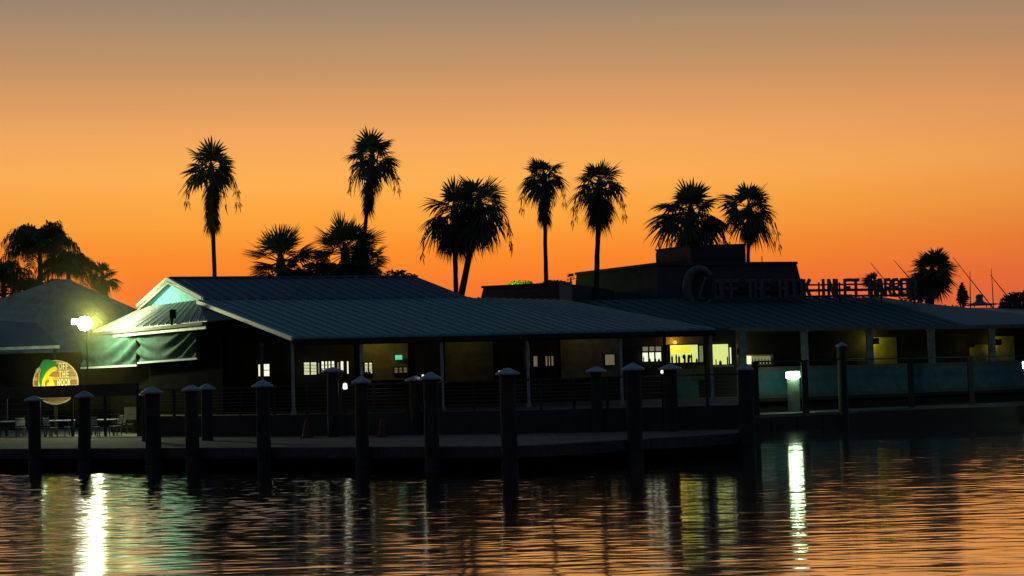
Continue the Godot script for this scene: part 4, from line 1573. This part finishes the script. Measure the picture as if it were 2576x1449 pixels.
# crown and foot in survey numbers; r = crown radius in metres
func palm(called: String, label: String, cx: float, cy: float, fx: float, fy: float, d: float, r: float, o: Dictionary) -> void:
	var crown := at(cx, cy, d)
	var foot2 := at(fx, fy, d)
	var dirn := (crown - foot2)
	var foot := foot2 - dirn * ((foot2.y - 0.7) / maxf(dirn.y, 0.1))
	if fy == cy:
		foot = Vector3(crown.x + 0.2, 0.7, crown.z)
	var t := thing(called, label, "palm tree", Vector3(foot.x, 0.7, foot.z), 0.0, "palms behind the restaurant")
	var off := Vector3(foot.x, 0.7, foot.z)
	var g := RandomNumberGenerator.new()
	g.seed = o.get("seed", 1)
	var pts := []
	var rad := []
	var tr: float = o.get("trunk", 0.15)
	var bend: float = o.get("bend", 0.0)
	for i in 26:
		var s := i / 25.0
		var p := (foot - off).lerp(crown - off, s)
		p.x += bend * sin(PI * s) + g.randf_range(-0.012, 0.012)
		pts.append(p)
		rad.append(tr * lerpf(1.25, 0.82, s) * g.randf_range(0.94, 1.06))
	var st := nst()
	tube(st, pts, rad, 9)
	part("trunk", done(st), M.trunk, t)
	var cr := crown - off
	var lean := Basis(Vector3(g.randf_range(-1, 1), 0, g.randf_range(-1, 1)).normalized(), g.randf_range(0.05, 0.2))
	# the mass of old leaf bases under the crown
	st = nst()
	lathe(st, [Vector2(tr * 0.8, -0.4 * r), Vector2(0.11 * r, -0.2 * r), Vector2(0.1 * r, 0.0), Vector2(0.05 * r, 0.12 * r), Vector2(0, 0.25 * r)], 9, cr)
	part("leaf_bases", done(st), M.dead, t)
	# live fronds, from the spear leaves down to the drooping ones
	var n: int = o.get("n", 30)
	var hi: float = o.get("hi", 82.0)
	var lo: float = o.get("lo", -42.0)
	var kind: String = o.get("kind", "fan")
	for i in n:
		var s := (i + 0.5) / n
		if g.randf() < 0.03:
			continue
		var el := lerpf(hi, lo, pow(s, o.get("pow", 0.85))) + g.randf_range(-17, 17)
		el = clampf(roundf(el / 15.0) * 15.0, -60, 75)
		var yaw := i * 2.39996 + g.randf_range(-0.6, 0.6)
		var sc := r * g.randf_range(0.76, 1.14) * (0.95 if el > 65 else 1.0)
		part("frond", fan_leaf(kind, el, i % 4), M.frond, t, Transform3D(lean * Basis(Vector3.UP, yaw).scaled(Vector3(sc, sc, sc)), cr + Vector3(0, -0.1 * r * s, 0)))
	# dead skirt
	var sk: float = o.get("skirt", 0.0)
	var ns: int = o.get("ns", 0)
	var wide: float = o.get("wide", 0.0)
	for i in ns:
		var s := (i + g.randf()) / ns
		var el := lerpf(-62.0, -84.0, g.randf()) if wide < 0.5 else lerpf(-35.0, -75.0, g.randf())
		el = roundf(el / 10.0) * 10.0
		var sc := r * g.randf_range(0.42, 0.62) * lerpf(1.15, 0.85, s) * (1.0 + 0.42 * wide)
		var p := pts_at(pts, cr.y - 0.12 * r - s * sk)
		part("dead_frond", fan_leaf("dead", el, i % 3), M.dead, t, Transform3D(Basis(Vector3.UP, g.randf() * TAU).scaled(Vector3(sc, sc, sc)), p))
	# hanging seed stalks
	for i in o.get("seeds", 0):
		var sc := r * g.randf_range(0.75, 1.0)
		var yaw: float = [PI / 2, -PI / 2, PI / 2 - 0.4, -PI / 2 + 0.5, 0.3, 2.6][i % 6] + g.randf_range(-0.2, 0.2)
		part("seed_stalk", seed_strand(i % 3), M.dead, t, Transform3D(Basis(Vector3.UP, yaw).scaled(Vector3(sc, sc, sc)), cr + Vector3(0, -0.25 * r, 0)))

func pts_at(pts: Array, y: float) -> Vector3:
	for i in pts.size() - 1:
		if pts[i + 1].y >= y:
			return pts[i].lerp(pts[i + 1], clampf((y - pts[i].y) / maxf(pts[i + 1].y - pts[i].y, 0.001), 0, 1))
	return pts[-1]

func build_palms() -> void:
	palm("fan_palm", "tall fan palm left of centre, dead skirt hanging far down its straight trunk", 531, 420, 540, 700, 96, 1.84, {"seed": 11, "n": 31, "skirt": 2.8, "ns": 52, "wide": 0.45, "seeds": 6, "trunk": 0.13, "lo": -30.0})
	palm("fan_palm", "tallest fan palm, curved trunk rising behind the second low palm", 936, 390, 917, 585, 96, 1.8, {"seed": 23, "n": 30, "skirt": 2.4, "ns": 42, "wide": 0.42, "seeds": 5, "trunk": 0.13, "bend": 0.0, "lo": -38.0})
	palm("fan_palm", "low spiky palm rising just above the ridge, left one of two", 706, 655, 706, 655, 93, 2.6, {"seed": 37, "n": 38, "kind": "stiff", "hi": 80.0, "lo": -30.0, "ns": 10, "skirt": 1.0, "wide": 1.0, "trunk": 0.25})
	palm("fan_palm", "low spiky palm rising above the ridge, right one of two", 868, 632, 868, 632, 93, 2.5, {"seed": 41, "n": 40, "kind": "stiff", "hi": 82.0, "lo": -40.0, "ns": 16, "skirt": 1.6, "wide": 1.0, "trunk": 0.25})
	palm("fan_palm", "low ball of fronds tucked behind the curved trunk of the tallest palm", 925, 655, 925, 655, 95, 1.55, {"seed": 43, "n": 34, "kind": "sabal", "hi": 80.0, "lo": -50.0, "trunk": 0.2})
	palm("fan_palm", "left palm of the merged pair in the middle, straight trunk", 1142, 526, 1147, 745, 95, 2.1, {"seed": 53, "n": 33, "skirt": 1.0, "ns": 44, "wide": 1.25, "trunk": 0.15, "seeds": 2})
	palm("fan_palm", "right palm of the merged pair in the middle, leaning trunk", 1206, 510, 1160, 745, 93.5, 2.05, {"seed": 59, "n": 35, "skirt": 0.9, "ns": 40, "wide": 1.2, "trunk": 0.2, "seeds": 4})
	palm("fan_palm", "right of centre palm with straight thin trunk, left one of two standing close", 1368, 441, 1374, 715, 96, 1.62, {"seed": 61, "n": 32, "skirt": 1.9, "ns": 44, "wide": 0.49, "seeds": 5, "trunk": 0.13})
	palm("fan_palm", "right of centre palm with wide bell skirt, right one of two standing close", 1508, 458, 1501, 683, 96, 1.85, {"seed": 67, "n": 32, "skirt": 1.5, "ns": 50, "wide": 1.0, "seeds": 5, "trunk": 0.16})
	palm("fan_palm", "broad palm rising behind the rooftop housing", 1738, 531, 1742, 640, 106, 2.7, {"seed": 71, "n": 38, "skirt": 1.8, "ns": 40, "wide": 1.0, "seeds": 4, "trunk": 0.22, "hi": 85.0, "lo": -40.0})
	palm("fan_palm", "palm with round dense crown and short skirt right of the rooftop housing", 1884, 522, 1882, 662, 106, 2.1, {"seed": 73, "n": 42, "skirt": 1.1, "ns": 26, "wide": 0.2, "seeds": 4, "trunk": 0.13})
	palm("cabbage_palm", "round headed cabbage palm alone at the right, beyond the end of the letters", 2345, 678, 2340, 765, 112, 1.9, {"seed": 79, "n": 64, "kind": "sabal", "hi": 82.0, "lo": -45.0, "trunk": 0.3, "ns": 8, "skirt": 0.8, "wide": 1.0})
	palm("fan_palm", "small fan palm with drooping fronds right of the feathery palms at left", 258, 690, 262, 760, 112, 1.3, {"seed": 83, "n": 22, "skirt": 1.2, "ns": 14, "wide": 0.8, "trunk": 0.16})
	palm("fan_palm", "tiny dark palm behind the middle of the letters against the sky", 2192, 706, 2192, 745, 125, 0.95, {"seed": 89, "n": 28, "kind": "sabal", "lo": -30.0, "trunk": 0.15})
	palm("fan_palm", "little palm head beside the vent box above the low annex", 1436, 700, 1436, 740, 110, 0.42, {"seed": 91, "n": 16, "kind": "stiff", "lo": -10.0, "trunk": 0.08})
	feather_palm("feathery queen palm with arching drooping fronds at far left", 100, 628, 113, 3.5, 101, 27)
	feather_palm("shorter feathery queen palm right of the first one at far left", 172, 682, 116, 2.8, 107, 20)
	feather_palm("feathery queen palm cut by the left edge of the picture", 8, 706, 118, 2.6, 109, 17)

func feather_frond(v: int) -> ArrayMesh:
	var key := "feather%d" % v
	if leaf_cache.has(key):
		return leaf_cache[key]
	var g := RandomNumberGenerator.new()
	g.seed = 900 + v
	var st := nst()
	var el := deg_to_rad([78.0, 58.0, 38.0, 15.0][v])
	var pts := []
	var rad := []
	for i in 15:
		var s := i / 14.0
		pts.append(Vector3(0.06 * sin(s * 3.0 + v), sin(el) * s - (0.62 + 0.1 * (v % 2)) * s * s * s, cos(el) * s + 0.3 * s * s * (1.0 if v < 2 else 0.2)))
		rad.append(lerpf(0.014, 0.003, s))
	tube(st, pts, rad, 3, false)
	for i in range(1, 44):
		var s := i / 44.0 * 14.0
		var k := mini(int(s), 13)
		var p: Vector3 = pts[k].lerp(pts[k + 1], s - k)
		var td: Vector3 = (pts[k + 1] - pts[k]).normalized()
		for sd in [-1.0, 1.0]:
			var ln := 0.34 * (1.0 - 0.5 * pow(i / 44.0, 3)) * g.randf_range(0.75, 1.2)
			var o: Vector3 = (Vector3.RIGHT * sd * 0.55 + td * 0.4 + Vector3(0, g.randf_range(-0.3, 0.25), 0)).normalized()
			var m1: Vector3 = p + o * ln * 0.5
			var e1: Vector3 = p + o * ln * 0.75 - Vector3(0, ln * g.randf_range(0.6, 1.1), 0)
			var w := td * 0.011
			quad(st, p - w, m1 - w, m1 + w, p + w)
			tri(st, m1 - w, e1, m1 + w)
	var m := done(st)
	leaf_cache[key] = m
	return m

func feather_palm(label: String, x: float, y: float, d: float, r: float, seed_: int, n: int) -> void:
	var c := at(x, y, d)
	var t := thing("feather_palm", label, "palm tree", Vector3(c.x, 0.7, c.z), 0.0, "feathery palms at far left")
	var g := RandomNumberGenerator.new()
	g.seed = seed_
	var st := nst()
	var h := c.y - 0.7
	tube(st, [Vector3(0, 0, 0), Vector3(0.05, h * 0.5, 0), Vector3(0, h, 0), Vector3(0, h + 0.5, 0)], [0.2, 0.17, 0.15, 0.05], 9)
	part("trunk", done(st), M.trunk, t)
	for i in n:
		var sc := r * g.randf_range(0.8, 1.1)
		part("frond", feather_frond(i * 4 / n), M.frond, t, Transform3D(Basis(Vector3.UP, i * 2.39996 + g.randf_range(-0.3, 0.3)).scaled(Vector3(sc, sc, sc)), Vector3(0, h, 0)))

# ---------------------------------------------------------------- bushes, boats
func leafy(st: SurfaceTool, c: Vector3, s: Vector3, n: int, size: float, g: RandomNumberGenerator, taper := false) -> void:
	for i in n:
		var v := Vector3(g.randfn(), g.randfn(), g.randfn()).normalized() * pow(g.randf(), 0.4)
		if taper:
			var k := (1.0 - v.y) / 2.0
			v.x *= 0.15 + 0.85 * k
			v.z *= 0.15 + 0.85 * k
		var p := c + v * s
		var b := Basis(Vector3(g.randfn(), g.randfn(), g.randfn()).normalized(), g.randf() * TAU)
		var e := size * g.randf_range(0.6, 1.4)
		quad(st, p + b * Vector3(-e, 0, 0), p + b * Vector3(0, e * 0.35, 0), p + b * Vector3(e, 0, 0), p + b * Vector3(0, -e * 0.35, 0))

func bush(called: String, label: String, cat: String, c: Vector3, s: Vector3, n: int, size: float, seed_: int, m: Material, taper := false) -> void:
	var g := RandomNumberGenerator.new()
	g.seed = seed_
	var t := thing(called, label, cat, Vector3(c.x, 0.7, c.z))
	var st := nst()
	var o := Vector3(0, c.y - 0.7, 0)
	leafy(st, o, s, n, size, g, taper)
	if not taper:
		for i in 7:
			var v := Vector3(g.randf_range(-0.8, 0.8), g.randf_range(-0.2, 0.75), g.randf_range(-0.5, 0.5)) * s
			leafy(st, o + v, s * g.randf_range(0.25, 0.45), n / 8, size, g)
	part("foliage", done(st), m, t)
	st = nst()
	tube(st, [Vector3.ZERO, o * 0.6, o], [0.14, 0.1, 0.04], 7)
	for i in 4:
		tube(st, [o * 0.7, o + Vector3(g.randf_range(-0.6, 0.6), g.randf_range(0.0, 0.5), g.randf_range(-0.5, 0.5)) * s], [0.05, 0.015], 5)
	part("stem", done(st), M.trunk, t)

func build_far_things() -> void:
	bush("conifer", "small dark cone shaped conifer left of the boat tower", "tree", at(2421, 740, 118), Vector3(0.62, 0.85, 0.62), 520, 0.14, 5, M.bush, true)
	bush("dark_tree", "dark rounded tree at the right edge beyond the roof", "tree", at(2562, 775, 122), Vector3(1.5, 1.25, 1.3), 1500, 0.16, 6, M.bush)
	bush("dark_tree", "low dark foliage beyond the roof left of the conifer", "tree", at(2372, 788, 120), Vector3(2.0, 0.6, 1.2), 700, 0.16, 7, M.bush)
	bush("shrub", "wispy shrub above the ridge right of the low palms", "shrub", at(1000, 695, 95), Vector3(0.9, 0.42, 0.6), 120, 0.13, 8, M.bush)
	bush("shrub", "dark shrub under the cabbage palm at the end of the letters", "shrub", at(2310, 745, 112), Vector3(1.3, 0.5, 0.8), 420, 0.14, 9, M.bush)
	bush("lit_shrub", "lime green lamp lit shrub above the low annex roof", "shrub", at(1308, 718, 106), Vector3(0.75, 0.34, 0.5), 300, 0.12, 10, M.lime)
	bush("shrub", "small dark plants along the annex roof right of the lit shrub", "shrub", at(1392, 716, 106), Vector3(0.95, 0.3, 0.5), 240, 0.12, 12, M.bush)
	bush("dark_tree", "dark foliage behind the low spiky palms above the ridge", "tree", at(800, 690, 97), Vector3(2.6, 0.7, 1.0), 900, 0.17, 13, M.bush)
	bush("dark_tree", "dark foliage behind the pavilion roof at far left", "tree", at(80, 735, 122), Vector3(2.8, 1.1, 1.4), 1300, 0.17, 15, M.bush)
	# hidden lamp that lights the lime shrub
	var ll := thing("garden_lamp", "garden lamp glowing behind the lime green shrub", "lamp", at(1290, 720, 104.6))
	var st := nst()
	lathe(st, [Vector2(0, 0.14), Vector2(0.13, 0.06), Vector2(0.14, -0.06), Vector2(0, -0.14)], 10, Vector3.ZERO, true)
	part("globe", done(st), glow(0.75, 1.0, 0.25, 1.3), ll)
	st = nst()
	box(st, Vector3(0, -2.4, 0), Vector3(0.08, 4.6, 0.08))
	part("pole", done(st), M.black, ll)
	omni("garden_lamp_light", Vector3.ZERO, Color(0.8, 1, 0.35), 2.0, 0.1, ll)
	# fishing boats moored beyond: hull, cabin, tower with canvas hood, outrigger poles
	fishing_boat("fishing boat with a hooded tuna tower between the conifer and the right edge", 2466, 767, 130.0, [[2480, 752, 2397, 647], [2525, 734, 2490, 690], [2441, 750, 2440, 682], [2499, 772, 2494, 676]], true)
	fishing_boat("fishing boat hidden behind the letters, only its thin outriggers showing", 2255, 790, 132.0, [[2240, 722, 2189, 660], [2283, 694, 2248, 654]], false)

func fishing_boat(label: String, x: float, y: float, d: float, poles: Array, hood: bool) -> void:
	var c := at(x, y, d)
	var b := thing("fishing_boat", label, "boat", Vector3(c.x, 0.8, c.z), 0.0, "fishing boats beyond the roof")
	var st := nst()
	hexa(st, [Vector3(-4, -0.6, 1.2), Vector3(3, -0.6, 1.2), Vector3(3, -0.6, -1.2), Vector3(-4, -0.6, -1.2)], [Vector3(-5.5, 1.4, 0.3), Vector3(3.4, 0.9, 1.8), Vector3(3.4, 0.9, -1.8), Vector3(-5.5, 1.4, -0.3)])
	part("hull", done(st), M.boat, b)
	st = nst()
	box(st, Vector3(-0.3, 1.7, 0), Vector3(3.4, 1.6, 2.2))
	part("cabin", done(st), M.boat, b)
	var ty := c.y - 0.8
	for sx in [-0.9, 0.9]:
		for sz in [-0.8, 0.8]:
			st = nst()
			bar(st, Vector3(sx * 1.3, 2.3, sz * 1.2), Vector3(sx * 0.7, ty, sz * 0.7), 0.05, 0.05)
			part("tower_leg", done(st), M.pole, b)
	st = nst()
	box(st, Vector3(0, ty, 0), Vector3(2.2, 0.08, 1.6))
	part("tower_platform", done(st), M.boat_blue, b)
	if hood:
		st = nst()
		lathe(st, [Vector2(0.0, 0.82), Vector2(0.22, 0.76), Vector2(0.3, 0.6), Vector2(0.26, 0.4), Vector2(0.34, 0.22), Vector2(0.75, 0.02)], 12, Vector3(-0.05, ty + 0.04, 0), true)
		part("canvas_hood", done(st), M.boat_blue, b)
		st = nst()
		bar(st, Vector3(-1.5, ty + 0.12, 0.3), Vector3(1.3, ty + 0.05, 0.3), 0.06, 0.06)
		part("tower_rail", done(st), M.pole, b)
	var off := Vector3(c.x, 0.8, c.z)
	for p in poles:
		st = nst()
		var a := at(p[0], p[1], d) - off
		var e := at(p[2], p[3], d) - off
		var root := a + (a - e) * 0.6
		root.y = maxf(root.y, 1.0)
		tube(st, [root, a, a.lerp(e, 0.5), e], [0.05, 0.045, 0.035, 0.02], 5)
		part("outrigger", done(st), M.pole, b)
